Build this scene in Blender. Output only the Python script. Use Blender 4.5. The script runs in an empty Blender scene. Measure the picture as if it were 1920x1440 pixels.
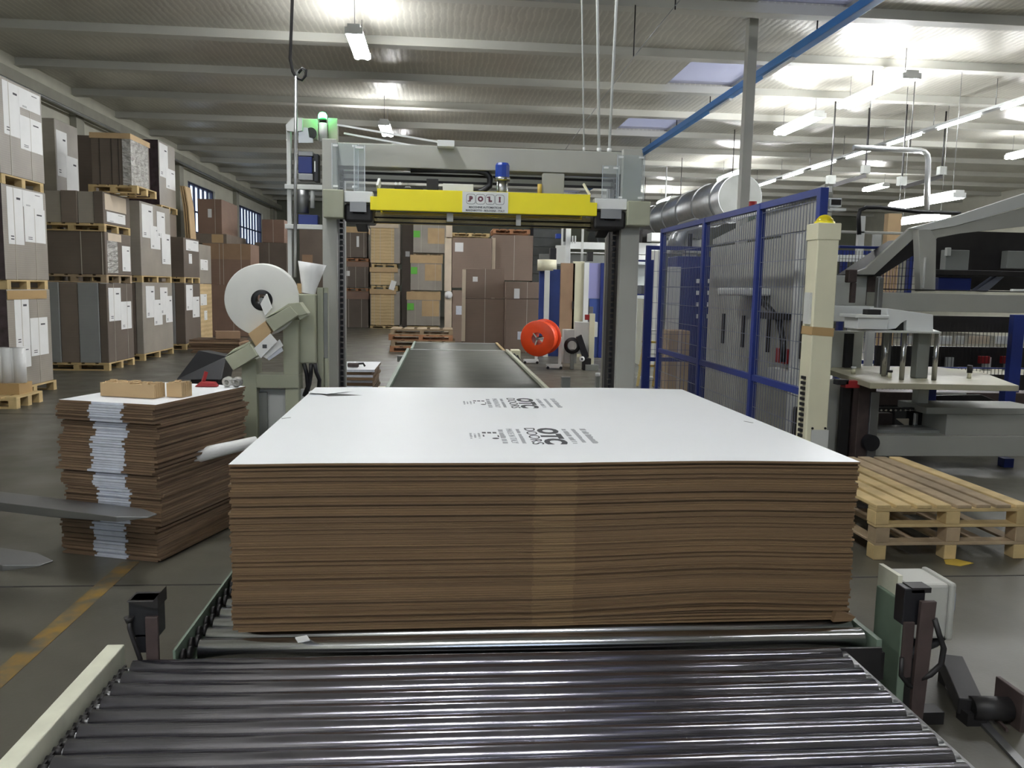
import bpy, bmesh, math, random
from mathutils import Vector, Matrix
random.seed(7)
S = bpy.context.scene
COL = S.collection

# ------------------------------------------------------------------ camera
FPX, CAMZ = 1550.0, 1.65
PITCH, YAW, ROLL = 0.115388, 0.087346, 0.019621
_fw = Vector((math.sin(YAW)*math.cos(PITCH), math.cos(YAW)*math.cos(PITCH), -math.sin(PITCH)))
_r0 = Vector((math.cos(YAW), -math.sin(YAW), 0)); _u0 = _r0.cross(_fw)
_rt = _r0*math.cos(ROLL)+_u0*math.sin(ROLL); _up = -_r0*math.sin(ROLL)+_u0*math.cos(ROLL)
cam_d = bpy.data.cameras.new('camera'); cam_d.sensor_width = 36.0; cam_d.lens = FPX/1920*36
cam_d.clip_end = 200; cam_d.clip_start = 0.05
cam = bpy.data.objects.new('camera', cam_d); COL.objects.link(cam)
cam.matrix_world = Matrix(((_rt.x, _up.x, -_fw.x, 0), (_rt.y, _up.y, -_fw.y, 0), (_rt.z, _up.z, -_fw.z, CAMZ), (0, 0, 0, 1)))
S.camera = cam

# ------------------------------------------------------------------ world (overcast evening sky outside the windows) and exposure
W = bpy.data.worlds.new('sky'); S.world = W; W.use_nodes = True
W.node_tree.nodes['Background'].inputs[0].default_value = (0.80, 0.88, 1.0, 1)
W.node_tree.nodes['Background'].inputs[1].default_value = 0.9
S.view_settings.view_transform = 'Standard'; S.view_settings.look = 'None'
S.view_settings.exposure = 1.58; S.view_settings.gamma = 1.0; S.view_settings.use_curve_mapping = False
TUBE_EMISSION = 36.0

def at(px, py, Y):
    """point on the plane y=Y seen at a place of the survey photograph"""
    d = _fw*FPX+_rt*(px-960)-_up*(py-720); t = Y/d.y
    return Vector((d.x*t, Y, CAMZ+d.z*t))
def flo(px, py, z=0.0):
    d = _fw*FPX+_rt*(px-960)-_up*(py-720); t = (z-CAMZ)/d.z
    return Vector((d.x*t, d.y*t, z))

# ------------------------------------------------------------------ materials
def lin(c):
    return tuple(((x/255)/12.92 if x/255 <= .04045 else ((x/255+.055)/1.055)**2.4) for x in c)
MATS = {}
def mat(name, rgb, rough=.6, metal=0.0, var=.0, vscale=6.0, vstretch=(1, 1, 1), rand=0.0, bump=0.0, bscale=40.0, bstretch=(1, 1, 1),
        coat=0.0, spec=.5, bdist=.01, emit=None, estr=0.0, alpha=1.0, trans=0.0, rvar=0.0, second=None, aniso=0.0):
    m = bpy.data.materials.new(name); m.use_nodes = True; nt = m.node_tree; N = nt.nodes; L = nt.links
    b = N['Principled BSDF']; c = lin(rgb)
    b.inputs['Base Color'].default_value = (*c, 1); b.inputs['Roughness'].default_value = rough; b.inputs['Metallic'].default_value = metal
    b.inputs['Specular IOR Level'].default_value = spec; b.inputs['Coat Weight'].default_value = coat
    b.inputs['Coat Roughness'].default_value = .15
    if aniso:
        b.inputs['Anisotropic'].default_value = aniso; tv = N.new('ShaderNodeCombineXYZ'); tv.inputs[0].default_value = 1.0; L.new(tv.outputs[0], b.inputs['Tangent'])
    if trans: b.inputs['Transmission Weight'].default_value = trans
    if alpha < 1: b.inputs['Alpha'].default_value = alpha
    if emit: b.inputs['Emission Color'].default_value = (*lin(emit), 1); b.inputs['Emission Strength'].default_value = estr
    if var or bump or rand or rvar:
        g = N.new('ShaderNodeNewGeometry')
        def nz(scale, stretch, detail=4.0):
            mp = N.new('ShaderNodeVectorMath'); mp.operation = 'MULTIPLY'; mp.inputs[1].default_value = stretch
            L.new(g.outputs['Position'], mp.inputs[0])
            n = N.new('ShaderNodeTexNoise'); n.inputs['Scale'].default_value = scale; n.inputs['Detail'].default_value = detail
            L.new(mp.outputs[0], n.inputs['Vector']); return n
        if var or rand:
            mix = N.new('ShaderNodeMix'); mix.data_type = 'RGBA'
            c2 = lin(second) if second else tuple(min(1, x*(1+var)) for x in c)
            c1 = c if second else tuple(x*(1-var) for x in c)
            mix.inputs[6].default_value = (*c1, 1); mix.inputs[7].default_value = (*c2, 1)
            if var:
                n = nz(vscale, vstretch); r = N.new('ShaderNodeMapRange')
                r.inputs[1].default_value = .32; r.inputs[2].default_value = .68
                L.new(n.outputs['Fac'], r.inputs[0]); L.new(r.outputs[0], mix.inputs[0])
            else:
                mix.inputs[0].default_value = .5
            out = mix.outputs[2]
            if rand:
                oi = N.new('ShaderNodeObjectInfo'); r2 = N.new('ShaderNodeMapRange')
                r2.inputs[3].default_value = 1-rand; r2.inputs[4].default_value = 1+rand
                L.new(oi.outputs['Random'], r2.inputs[0])
                hs = N.new('ShaderNodeHueSaturation'); L.new(r2.outputs[0], hs.inputs['Value']); L.new(out, hs.inputs['Color']); out = hs.outputs[0]
            L.new(out, b.inputs['Base Color'])
        if rvar:
            n = nz(vscale*1.7, vstretch); r = N.new('ShaderNodeMapRange')
            r.inputs[1].default_value = .3; r.inputs[2].default_value = .7
            r.inputs[3].default_value = max(.03, rough-rvar); r.inputs[4].default_value = rough+rvar
            L.new(n.outputs['Fac'], r.inputs[0]); L.new(r.outputs[0], b.inputs['Roughness'])
        if bump:
            n = nz(bscale, bstretch, 2.0); bp = N.new('ShaderNodeBump'); bp.inputs['Strength'].default_value = bump; bp.inputs['Distance'].default_value = bdist
            L.new(n.outputs['Fac'], bp.inputs['Height']); L.new(bp.outputs[0], b.inputs['Normal'])
    MATS[name] = m; return m
def clear(name, tint, keep, rough=.08):
    """thin clear sheet: mostly see-through with a reflection"""
    m = bpy.data.materials.new(name); m.use_nodes = True; N = m.node_tree.nodes; L = m.node_tree.links
    t = N.new('ShaderNodeBsdfTransparent'); t.inputs[0].default_value = (*lin(tint), 1)
    g = N.new('ShaderNodeBsdfPrincipled'); g.inputs['Base Color'].default_value = (*lin(tint), 1); g.inputs['Roughness'].default_value = rough
    mx = N.new('ShaderNodeMixShader'); mx.inputs[0].default_value = keep
    L.new(t.outputs[0], mx.inputs[1]); L.new(g.outputs[0], mx.inputs[2]); L.new(mx.outputs[0], N['Material Output'].inputs[0])
    N.remove(N['Principled BSDF']); MATS[name] = m; return m
def stripes(name, ca, cb, axis, per, rough=.6, metal=0.0, bump=.4, duty=.5, soft=.1, rvar=0.0, var=.1):
    """two-tone fine ribs along one world axis (sheet edges, roof ribs) with relief"""
    m = mat(name, ca, rough, metal); nt = m.node_tree; N = nt.nodes; L = nt.links; b = N['Principled BSDF']
    g = N.new('ShaderNodeNewGeometry'); sp = N.new('ShaderNodeSeparateXYZ'); L.new(g.outputs['Position'], sp.inputs[0])
    n = N.new('ShaderNodeTexNoise'); n.inputs['Scale'].default_value = 3.0; L.new(g.outputs['Position'], n.inputs['Vector'])
    w = N.new('ShaderNodeMath'); w.operation = 'MULTIPLY_ADD'; w.inputs[1].default_value = 1/per; L.new(sp.outputs[axis], w.inputs[0])
    q = N.new('ShaderNodeMath'); q.operation = 'MULTIPLY'; q.inputs[1].default_value = soft*8; L.new(n.outputs['Fac'], q.inputs[0]); L.new(q.outputs[0], w.inputs[2])
    fr = N.new('ShaderNodeMath'); fr.operation = 'FRACT'; L.new(w.outputs[0], fr.inputs[0])
    pp = N.new('ShaderNodeMath'); pp.operation = 'PINGPONG'; pp.inputs[1].default_value = .5; L.new(fr.outputs[0], pp.inputs[0])
    r = N.new('ShaderNodeMapRange'); r.inputs[1].default_value = duty*.5-soft*.5; r.inputs[2].default_value = duty*.5+soft*.5; L.new(pp.outputs[0], r.inputs[0])
    mx = N.new('ShaderNodeMix'); mx.data_type = 'RGBA'; mx.inputs[6].default_value = (*lin(ca), 1); mx.inputs[7].default_value = (*lin(cb), 1); L.new(r.outputs[0], mx.inputs[0])
    n2 = N.new('ShaderNodeTexNoise'); n2.inputs['Scale'].default_value = 1.6; n2.inputs['Detail'].default_value = 5; L.new(g.outputs['Position'], n2.inputs['Vector'])
    r2 = N.new('ShaderNodeMapRange'); r2.inputs[1].default_value = .3; r2.inputs[2].default_value = .7; r2.inputs[3].default_value = 1-var; r2.inputs[4].default_value = 1+var; L.new(n2.outputs['Fac'], r2.inputs[0])
    hs = N.new('ShaderNodeHueSaturation'); L.new(r2.outputs[0], hs.inputs['Value']); L.new(mx.outputs[2], hs.inputs['Color']); L.new(hs.outputs[0], b.inputs['Base Color'])
    if bump:
        bp = N.new('ShaderNodeBump'); bp.inputs['Strength'].default_value = bump; bp.inputs['Distance'].default_value = per*.3; L.new(pp.outputs[0], bp.inputs['Height']); L.new(bp.outputs[0], b.inputs['Normal'])
    return m

mat('concrete', (84, 81, 71), .40, var=.10, vscale=1.3, bump=.05, bscale=60, rvar=.08)
mat('joint', (40, 38, 35), .8)
mat('floor_yellow', (84, 81, 71), .5, var=.5, vscale=9, second=(140, 108, 34))
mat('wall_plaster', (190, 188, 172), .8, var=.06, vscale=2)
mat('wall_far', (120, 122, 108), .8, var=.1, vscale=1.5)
mat('concrete_beam', (150, 148, 135), .75, var=.1, vscale=2)
stripes('roof_metal', (200, 197, 185), (184, 181, 170), 0, .12, rough=.36, metal=.3, bump=.12, duty=.25, soft=.12, var=.08)
mat('roof_beam', (192, 191, 182), .5, var=.05, vscale=1)
mat('kraft', (102, 80, 54), .75, var=.12, vscale=3.0, vstretch=(.6, 1, 60), rand=.13)
mat('kraft_band', (114, 91, 61), .7, var=.12, vscale=3.0, vstretch=(.6, 1, 60), rand=.13)
mat('kraft_face', (152, 124, 98), .75, var=.08, vscale=3)
mat('kraft_dark', (112, 90, 68), .8, var=.16, vscale=5, vstretch=(1, 1, 8), rand=.22)
mat('white_board', (243, 245, 247), .45, var=.015, vscale=1.2)
mat('white_edge', (200, 204, 214), .6, var=.08, vscale=20, rand=.08)
mat('paper', (232, 232, 230), .5, var=.03, vscale=4)
mat('ink', (70, 70, 74), .7)
mat('ink_grey', (168, 170, 174), .7)
stripes('load_grey', (156, 149, 138), (151, 144, 133), 2, .03, rough=.42, bump=.08, var=.14)
stripes('load_bluegrey', (146, 148, 147), (141, 143, 142), 2, .03, rough=.5, bump=.08, var=.08)
stripes('load_brown', (124, 112, 100), (119, 107, 96), 2, .03, rough=.6, bump=.08, var=.12)
stripes('load_darkbrown', (106, 95, 84), (101, 90, 80), 2, .03, rough=.65, bump=.08, var=.12)
stripes('load_red', (138, 112, 96), (130, 105, 90), 2, .05, rough=.65, bump=.1, var=.12)
stripes('load_tan', (205, 180, 135), (193, 167, 122), 2, .12, rough=.65, bump=.2, var=.08)
stripes('load_taupe', (134, 116, 102), (128, 110, 97), 2, .03, rough=.7, bump=.1, var=.06)
mat('tan_card', (188, 160, 120), .7, var=.06, vscale=4)
mat('beige_card', (205, 190, 168), .7, var=.06, vscale=4)
mat('strap', (190, 184, 170), .4)
mat('strap_dark', (52, 44, 38), .5)
mat('green_tag', (104, 190, 70), .6)
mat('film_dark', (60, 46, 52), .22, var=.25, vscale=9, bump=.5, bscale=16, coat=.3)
mat('film_clear', (176, 174, 168), .14, var=.2, vscale=10, bump=1.0, bscale=8, bstretch=(1, .6, 2.2), bdist=.06)
mat('pallet_wood', (196, 171, 122), .75, var=.14, vscale=7, vstretch=(1, 1, 1), rand=.12)
mat('pallet_wood_grey', (160, 140, 112), .8, var=.16, vscale=7, rand=.14)
mat('pallet_wood_red', (170, 122, 88), .8, var=.14, vscale=7, rand=.1)
mat('steel_roller', (214, 216, 220), .22, 1.0, var=.05, vscale=8, vstretch=(.5, 1, 1), aniso=.85)
mat('steel_roller_worn', (158, 156, 168), .18, .95, var=.10, vscale=7, vstretch=(.5, 1, 1), rvar=.04, aniso=.85)
mat('steel', (190, 190, 190), .25, 1.0)
mat('steel_dull', (140, 140, 140), .45, .9)
mat('rail_cream', (206, 206, 186), .55, var=.08, vscale=12)
mat('rail_green', (110, 126, 110), .5, var=.1)
mat('dark_metal', (42, 40, 40), .5, .3, var=.15, vscale=10)
mat('black_plastic', (24, 24, 28), .45)
mat('rust_brown', (72, 60, 57), .6, .2, var=.15, vscale=16)
mat('machine_grey', (166, 166, 158), .45, var=.04, vscale=2)
mat('machine_greygreen', (164, 166, 144), .45, var=.05, vscale=3)
mat('machine_cream', (222, 218, 190), .45, var=.04, vscale=3)
mat('machine_light', (200, 202, 198), .45, var=.04, vscale=2)
mat('machine_white', (226, 228, 226), .4)
mat('machine_dim', (128, 130, 126), .5, var=.08, vscale=2)
mat('blue_fence', (36, 54, 128), .4, var=.06, vscale=4)
mat('blue_motor', (26, 60, 150), .4)
mat('blue_navy', (28, 44, 110), .4)
mat('blue_rail', (48, 120, 190), .4)
mat('blue_panel', (56, 78, 146), .5, var=.1, vscale=3)
mat('table_cream_shaded', (176, 172, 148), .5, var=.06, vscale=4)  # cream table plate, its shade put into a darker colour
mat('lilac', (150, 150, 200), .5)
mat('yellow', (250, 234, 8), .4, var=.03, vscale=2)
mat('yellow_lamp', (236, 216, 40), .2, trans=.3)
mat('yellow_dull', (200, 170, 70), .5, var=.08)
mat('orange', (232, 74, 26), .4, var=.05, vscale=6)
mat('red', (150, 34, 38), .45)
mat('window_navy', (26, 30, 58), .5)
mat('paper_roll', (226, 226, 220), .6, var=.02)
mat('white_cup', (244, 244, 242), .4)
mat('galv', (176, 178, 178), .35, .8, var=.08, vscale=5)
mat('socket_blue', (140, 152, 190), .45)
mat('tape_brown', (176, 146, 100), .4)
mat('logo_maroon', (110, 60, 74), .6)
mat('belt', (112, 112, 105), .5, .35, var=.08, vscale=3)
mat('wire', (150, 156, 176), .35, .8)
mat('tube', (255, 255, 250), .5, emit=(250, 252, 255), estr=TUBE_EMISSION)
mat('green_light', (60, 255, 120), .3, emit=(70, 255, 130), estr=14)
clear('plexi', (246, 249, 250), .10)
clear('window_glass', (235, 240, 245), .10)
clear('skylight_sheet', (205, 205, 216), .55, .3)
clear('smoke_sheet', (240, 230, 195), .22, .3)

# ------------------------------------------------------------------ mesh helpers
class MB:
    def __init__(s): s.v = []; s.f = []; s.sm = []; s.mi = []
    def add(s, vs, fs, smooth=False, mi=0):
        k = len(s.v); s.v += [Vector(p) for p in vs]
        for f in fs: s.f.append([i+k for i in f]); s.sm.append(smooth); s.mi.append(mi)
        return s
    def box(s, x0, x1, y0, y1, z0, z1, mi=0, rot=None, piv=None):
        vs = [Vector((x, y, z)) for z in (z0, z1) for y in (y0, y1) for x in (x0, x1)]
        if rot is not None:
            piv = Vector(piv) if piv is not None else Vector(((x0+x1)/2, (y0+y1)/2, (z0+z1)/2))
            vs = [rot @ (p-piv)+piv for p in vs]
        return s.add(vs, [(0, 2, 3, 1), (4, 5, 7, 6), (0, 1, 5, 4), (2, 6, 7, 3), (0, 4, 6, 2), (1, 3, 7, 5)], mi=mi)
    def bar(s, p0, p1, w, h, up=(0, 0, 1)):
        p0, p1 = Vector(p0), Vector(p1); d = (p1-p0).normalized(); u = Vector(up)
        if abs(d.dot(u)) > .98: u = Vector((0, 1, 0))
        a = d.cross(u).normalized()*w/2; b = a.cross(d).normalized()*h/2
        vs = [p+sx*a+sy*b for p in (p0, p1) for sx, sy in ((-1, -1), (1, -1), (1, 1), (-1, 1))]
        return s.add(vs, [(0, 1, 2, 3), (7, 6, 5, 4)]+[(i, i+4, (i+1) % 4+4, (i+1) % 4) for i in range(4)])
    def cyl(s, p0, p1, r0, r1=None, n=16, caps=True):
        r1 = r0 if r1 is None else r1; p0, p1 = Vector(p0), Vector(p1); d = (p1-p0).normalized()
        a = d.orthogonal().normalized(); b = d.cross(a)
        ring = lambda p, r: [p+(a*math.cos(2*math.pi*i/n)+b*math.sin(2*math.pi*i/n))*r for i in range(n)]
        s.add(ring(p0, r0)+ring(p1, r1), [(i, (i+1) % n, (i+1) % n+n, i+n) for i in range(n)], True)
        if caps:
            k = len(s.v)-2*n; s.f += [[k+i for i in range(n)][::-1], [k+n+i for i in range(n)]]; s.sm += [False]*2; s.mi += [0]*2
        return s
    def lathe(s, prof, c, axis, n=32, smooth=True):
        """prof: (radius, along) points round an axis through c"""
        c = Vector(c); d = Vector(axis).normalized(); a = d.orthogonal().normalized(); b = d.cross(a); vs = []
        for r, h in prof: vs += [c+d*h+(a*math.cos(2*math.pi*i/n)+b*math.sin(2*math.pi*i/n))*r for i in range(n)]
        fs = [(j*n+i, j*n+(i+1) % n, (j+1)*n+(i+1) % n, (j+1)*n+i) for j in range(len(prof)-1) for i in range(n)]
        return s.add(vs, fs, smooth)
    def tube(s, pts, r, n=8):
        pts = [Vector(p) for p in pts]; prev = None; rings = []
        for i, p in enumerate(pts):
            d = (pts[min(i+1, len(pts)-1)]-pts[max(i-1, 0)]).normalized()
            if prev is None: a = d.orthogonal().normalized()
            else: a = (prev-d*prev.dot(d)).normalized()
            prev = a; b = d.cross(a)
            rings += [p+(a*math.cos(2*math.pi*k/n)+b*math.sin(2*math.pi*k/n))*r for k in range(n)]
        m = len(pts); fs = [(j*n+i, j*n+(i+1) % n, (j+1)*n+(i+1) % n, (j+1)*n+i) for j in range(m-1) for i in range(n)]
        s.add(rings, fs, True); k = len(s.v)-m*n
        s.f += [[k+i for i in range(n)], [k+(m-1)*n+i for i in range(n)]]; s.sm += [False]*2; s.mi += [0]*2
        return s
    def prism(s, poly, axis, a0, a1):
        ax = 'xyz'.index(axis)
        def mk(p, a): q = list(p); q.insert(ax, a); return q
        n = len(poly)
        return s.add([mk(p, a0) for p in poly]+[mk(p, a1) for p in poly],
                     [list(range(n)), list(range(2*n-1, n-1, -1))]+[(i, i+n, (i+1) % n+n, (i+1) % n) for i in range(n)])
    def build(s, name, mats, parent=None, bevel=0.0, local=False, seg=2):
        me = bpy.data.meshes.new(name); o = bpy.data.objects.new(name, me); COL.objects.link(o)
        off = Vector((0, 0, 0))
        if parent is not None:
            o.parent = parent
            if not local:
                q = parent
                while q is not None: off += q.location; q = q.parent
        me.from_pydata([p-off for p in s.v], [], s.f)
        for m in (mats if isinstance(mats, (list, tuple)) else [mats]): me.materials.append(MATS[m])
        me.polygons.foreach_set('use_smooth', s.sm); me.polygons.foreach_set('material_index', s.mi)
        bm = bmesh.new(); bm.from_mesh(me); bmesh.ops.recalc_face_normals(bm, faces=bm.faces); bm.to_mesh(me); bm.free()
        if bevel:
            md = o.modifiers.new('bevel', 'BEVEL'); md.width = bevel; md.segments = seg; md.limit_method = 'ANGLE'; md.harden_normals = False
        return o
def tag(o, label=None, cat=None, group=None, kind=None):
    if label: o['label'] = label
    if cat: o['category'] = cat
    if group: o['group'] = group
    if kind: o['kind'] = kind
    return o
def thing(name, label, cat, loc=(0, 0, 0), group=None, rz=0.0):
    o = bpy.data.objects.new(name, None); COL.objects.link(o); o.location = loc; o.rotation_euler = (0, 0, rz); o.empty_display_size = .1
    return tag(o, label, cat, group)
UB = {}
def ub(name, m, parent, x0, x1, y0, y1, z0, z1, local=False):
    """a box piece sharing one unit mesh per material, scaled to size"""
    if m not in UB:
        b = MB().box(-.5, .5, -.5, .5, -.5, .5); me = bpy.data.meshes.new('unit_'+m); me.from_pydata(b.v, [], b.f); me.materials.append(MATS[m]); UB[m] = me
    o = bpy.data.objects.new(name, UB[m]); COL.objects.link(o); off = Vector((0, 0, 0))
    if parent is not None:
        o.parent = parent
        if not local:
            q = parent
            while q is not None: off += q.location; q = q.parent
    o.location = Vector(((x0+x1)/2, (y0+y1)/2, (z0+z1)/2))-off; o.scale = (max(1e-4, x1-x0), max(1e-4, y1-y0), max(1e-4, z1-z0))
    return o
def text_mesh(name, body, m, parent, size, M, bold=0.0, align='CENTER', spacing=1.0, fit=None):
    cu = bpy.data.curves.new(name, 'FONT'); cu.body = body; cu.size = size; cu.align_x = align; cu.align_y = 'CENTER'; cu.extrude = .0004; cu.offset = bold; cu.space_character = spacing
    cu.resolution_u = 3
    t = bpy.data.objects.new(name, cu); COL.objects.link(t)
    me = bpy.data.meshes.new_from_object(t.evaluated_get(bpy.context.evaluated_depsgraph_get())); bpy.data.objects.remove(t)
    if fit:
        xs = [v.co.x for v in me.vertices]; ys = [v.co.y for v in me.vertices]
        me.transform(Matrix.Diagonal((fit[0]/(max(xs)-min(xs)), fit[1]/(max(ys)-min(ys)), 1, 1)) @ Matrix.Translation((-(max(xs)+min(xs))/2, -(max(ys)+min(ys))/2, 0)))
    off = Vector((0, 0, 0)); q = parent
    while q is not None: off += q.location; q = q.parent
    me.transform(Matrix.Translation(-off) @ M); me.materials.clear(); me.materials.append(MATS[m])
    o = bpy.data.objects.new(name, me); COL.objects.link(o); o.parent = parent; return o
# ================================================================== the hall
XL, XR, YB, YF, ZC = -8.8, 24.0, -8.0, 46.0, 6.18
def struct(o, label=None): return tag(o, label, kind='structure')
floor = struct(MB().box(XL-.3, XR+.3, YB-.3, YF+.3, -.3, 0).build('floor', 'concrete'), 'grey worn concrete factory floor')
ub('floor_marking', 'floor_yellow', floor, -1.86, -1.76, 2.4, 4.9, 0, .002)
ub('floor_joint', 'joint', floor, XL, -.9, 4.50, 4.515, 0, .0015)
ub('floor_joint', 'joint', floor, 1.8, XR, 4.50, 4.515, 0, .0015)
ub('floor_joint', 'joint', floor, XL, XR, 10.5, 10.52, 0, .0015)
# left wall with window openings
WIN = [(30.2, 33.7, 3.4, 5.15), (37.2, 42.4, 3.4, 5.05)]
wl = MB(); wl.box(XL-.3, XL, YB, YF, 0, 3.4); wl.box(XL-.3, XL, YB, YF, 5.15, ZC+.2)
for a, b in ((YB, 30.2), (33.7, 37.2), (42.4, YF)): wl.box(XL-.3, XL, a, b, 3.4, 5.15)
wl.box(XL-.3, XL, 37.2, 42.4, 5.05, 5.15)
struct(wl.build('wall_left', 'wall_plaster'), 'pale plastered side wall behind the carton stacks')
for y in (13.4, 21.2, 29.0, 36.7, 44.4):
    struct(MB().box(XL, XL+.16, y-.22, y+.22, 0, 5.6).build('trim_pilaster', 'concrete_beam', bevel=.01), 'concrete pilaster on the side wall')
struct(MB().box(XL, XL+.26, YB, YF, 5.55, 5.8).build('trim_eaves', 'concrete_beam', bevel=.01), 'concrete eaves beam along the side wall')
pp = MB().cyl((XL+.34, YB+.2, 5.50), (XL+.34, YF-.2, 5.50), .035, n=10)
struct(pp.build('trim_pipe', 'galv'), 'thin pipe below the eaves beam')
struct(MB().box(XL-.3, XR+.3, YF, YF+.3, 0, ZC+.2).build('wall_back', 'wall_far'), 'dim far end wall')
FW = (-7.5, 4.5, 2.6, 5.2)  # guessed window opening, added so bluish daylight reflects on the rollers
wf = MB(); wf.box(XL-.3, FW[0], YB-.3, YB, 0, ZC+.2); wf.box(FW[1], XR+.3, YB-.3, YB, 0, ZC+.2); wf.box(FW[0], FW[1], YB-.3, YB, 0, FW[2]); wf.box(FW[0], FW[1], YB-.3, YB, FW[3], ZC+.2)
struct(wf.build('wall_front', 'wall_plaster'), 'wall with an added window band behind the viewer')
w3 = thing('window_3', 'long unseen window band added behind the viewer for bluish roller reflections', None, (FW[0], YB, FW[2])); tag(w3, kind='structure')
for i in range(11):
    x = FW[0]+(FW[1]-FW[0])*i/10; ub('mullion', 'window_navy', w3, x-.03, x+.03, YB-.2, YB-.1, FW[2], FW[3])
    if i < 10: ub('pane', 'window_glass', w3, x, x+(FW[1]-FW[0])/10, YB-.153, YB-.147, FW[2], FW[3])
struct(MB().box(XR, XR+.3, YB, YF, 0, ZC+.2).build('wall_right', 'wall_plaster'), 'pale wall on the far side of the hall')
for n, (y0, y1, z0, z1) in enumerate(WIN, 1):
    w = thing('window_%d' % n, ('barred steel window above the brown cartons' if n == 1 else 'second barred steel window farther along the wall'), None, (XL, y0, z0)); tag(w, kind='structure')
    fr = MB()
    for a, b, c, d in ((y0, y1, z0, z0+.07), (y0, y1, z1-.07, z1), (y0, y0+.07, z0, z1), (y1-.07, y1, z0, z1)): fr.box(XL-.2, XL-.08, a, b, c, d)
    fr.build('window_frame', 'window_navy', w)
    k = int((y1-y0)/.52)
    zm = z0+(z1-z0)*.45
    ub('transom', 'window_navy', w, XL-.18, XL-.10, y0, y1, zm-.025, zm+.025)
    for i in range(1, k):
        y = y0+(y1-y0)*i/k; ub('mullion', 'window_navy', w, XL-.18, XL-.10, y-.025, y+.025, z0, z1)
    for i in range(k):
        a, b = y0+(y1-y0)*i/k, y0+(y1-y0)*(i+1)/k
        for c, d in ((z0, zm), (zm, z1)): ub('pane', 'window_glass', w, XL-.143, XL-.137, a, b, c, d)
# ceiling: ribbed metal panels over cross beams, one strip of skylight sheets
BEAMS = [15.95+2.65*k for k in range(-8, 12)]
SKX0, SKX1 = 4.9, 6.4
cl = MB(); cl.box(XL-.3, SKX0, YB-.3, YF+.3, ZC, ZC+.12); cl.box(SKX1, XR+.3, YB-.3, YF+.3, ZC, ZC+.12)
ceiling = struct(cl.build('ceiling', 'roof_metal'), 'ribbed metal roof lining')
edges = [YB-.3]+BEAMS+[YF+.3]
for i in range(len(edges)-1):
    a, b = edges[i], edges[i+1]
    if i % 2 == 0: ub('roof_panel', 'roof_metal', ceiling, SKX0, SKX1, a, b, ZC, ZC+.12)
    else:
        s = ub('skylight', 'skylight_sheet', ceiling, SKX0, SKX1, a, b, ZC+.06, ZC+.07); s['label'] = 'translucent skylight sheet'
for y in BEAMS:
    if y < YF-.2:
        MB().box(XL, XR, y-.09, y+.09, ZC-.15, ZC).build('beam', 'roof_beam', ceiling)
        ub('beam_flange', 'roof_beam', ceiling, XL, XR, y-.13, y+.13, ZC-.165, ZC-.15)

# ================================================================== lamps
def lamp(x, y, z, label, length=1.5, w=.28, group=None):
    t = thing('fluorescent_lamp', label, 'lamp', (x, y, z), group)
    MB().box(x-w*.35, x+w*.35, y-length/2, y+length/2, z+.06, z+.11).build('housing', 'machine_white', t)
    for s in (-1, 1):
        MB().cyl((x+s*w*.3, y-length/2+.03, z), (x+s*w*.3, y+length/2-.03, z), .055, n=12).build('tube', 'tube', t)  # tubes drawn oversize, lamp glare put into their shape
        ub('end_cap', 'machine_white', t, x-w*.5, x+w*.5, y+s*(length/2-.02)-.02, y+s*(length/2-.02)+.02, z-.04, z+.06)
        MB().cyl((x, y+s*length*.4, z+.1), (x, y+s*length*.4, ZC-.002), .006, n=6).build('suspension_rod', 'steel_dull', t)
    return t
lamp(-1.4, 14.4, 5.6, 'ceiling tube lamp nearest above the gantry, above the hanging cable')
lamp(-1.4, 21.3, 5.5, 'ceiling tube lamp just above the gantry beam near the green beacon')
G1 = 'ceiling lamps out of view'
for x, y in ((-1.4, 28.2), (-1.4, 35.5), (-1.4, 6.2), (-1.4, -1.2), (2.1, -1.6), (-5.0, -1.6), (8.4, 8.5), (16, 6), (16, 14), (16, 22), (16, 30)):  # unseen lamps; the far-right ones are added to brighten that side
    lamp(x, y, 5.6, 'ceiling tube lamp outside the view of the photograph', group=G1)
lamp(8.5, 16.2, 5.62, 'largest ceiling tube lamp on the right above the fence', 2.6, .34)
lamp(8.35, 19.4, 5.6, 'second ceiling tube lamp on the right, left of the largest', 2.2, .32)
lamp(9.75, 27.8, 5.55, 'ceiling tube lamp partly behind the steel column', 2.2, .32)
lamp(9.75, 36.0, 5.55, 'small far tube lamp above the ceiling fan', 2.2, .32)
lamp(10.1, 16.9, 3.62, 'low tube lamp above the tall machine on the right', 2.4, .26)
lamp(11.6, 19.5, 3.5, 'far low tube lamp behind the pipe bend', 2.0, .26)
# cable tray with a line of tubes
tr = thing('lighting_tray', 'long thin tray of tubes sloping across the upper right', 'lamp', (11.5, 14, 5.5))
MB().box(11.42, 11.58, 12, 42, 5.56, 5.62).build('tray', 'galv', tr)
for i in range(13):
    y = 13+i*2.2
    MB().cyl((11.5, y, 5.52), (11.5, y+1.5, 5.52), .02, n=8).build('tube', 'tube', tr)
    MB().cyl((11.5, y+1.7, 5.6), (11.5, y+1.7, ZC), .008, n=6).build('suspension_rod', 'steel_dull', tr)
# blue busbar rail hung from the beams
br = thing('busbar_rail', 'blue overhead rail crossing the ceiling diagonally in view', 'rail', (5.95, 20, 5.7))
MB().box(5.86, 6.02, 6, 34, 5.66, 5.80).build('rail', 'blue_rail', br, bevel=.01)
for i, y in enumerate(BEAMS):
    if 6 < y < 34: MB().cyl((5.94, y, 5.8), (5.94, y, ZC-.2), .012, n=6).build('hanger', 'dark_metal', br)
for y in (9.5, 14.2, 17.3): ub('tube', 'paper', br, 5.93, 5.99, y, y+1.3, 5.62, 5.66)
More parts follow.
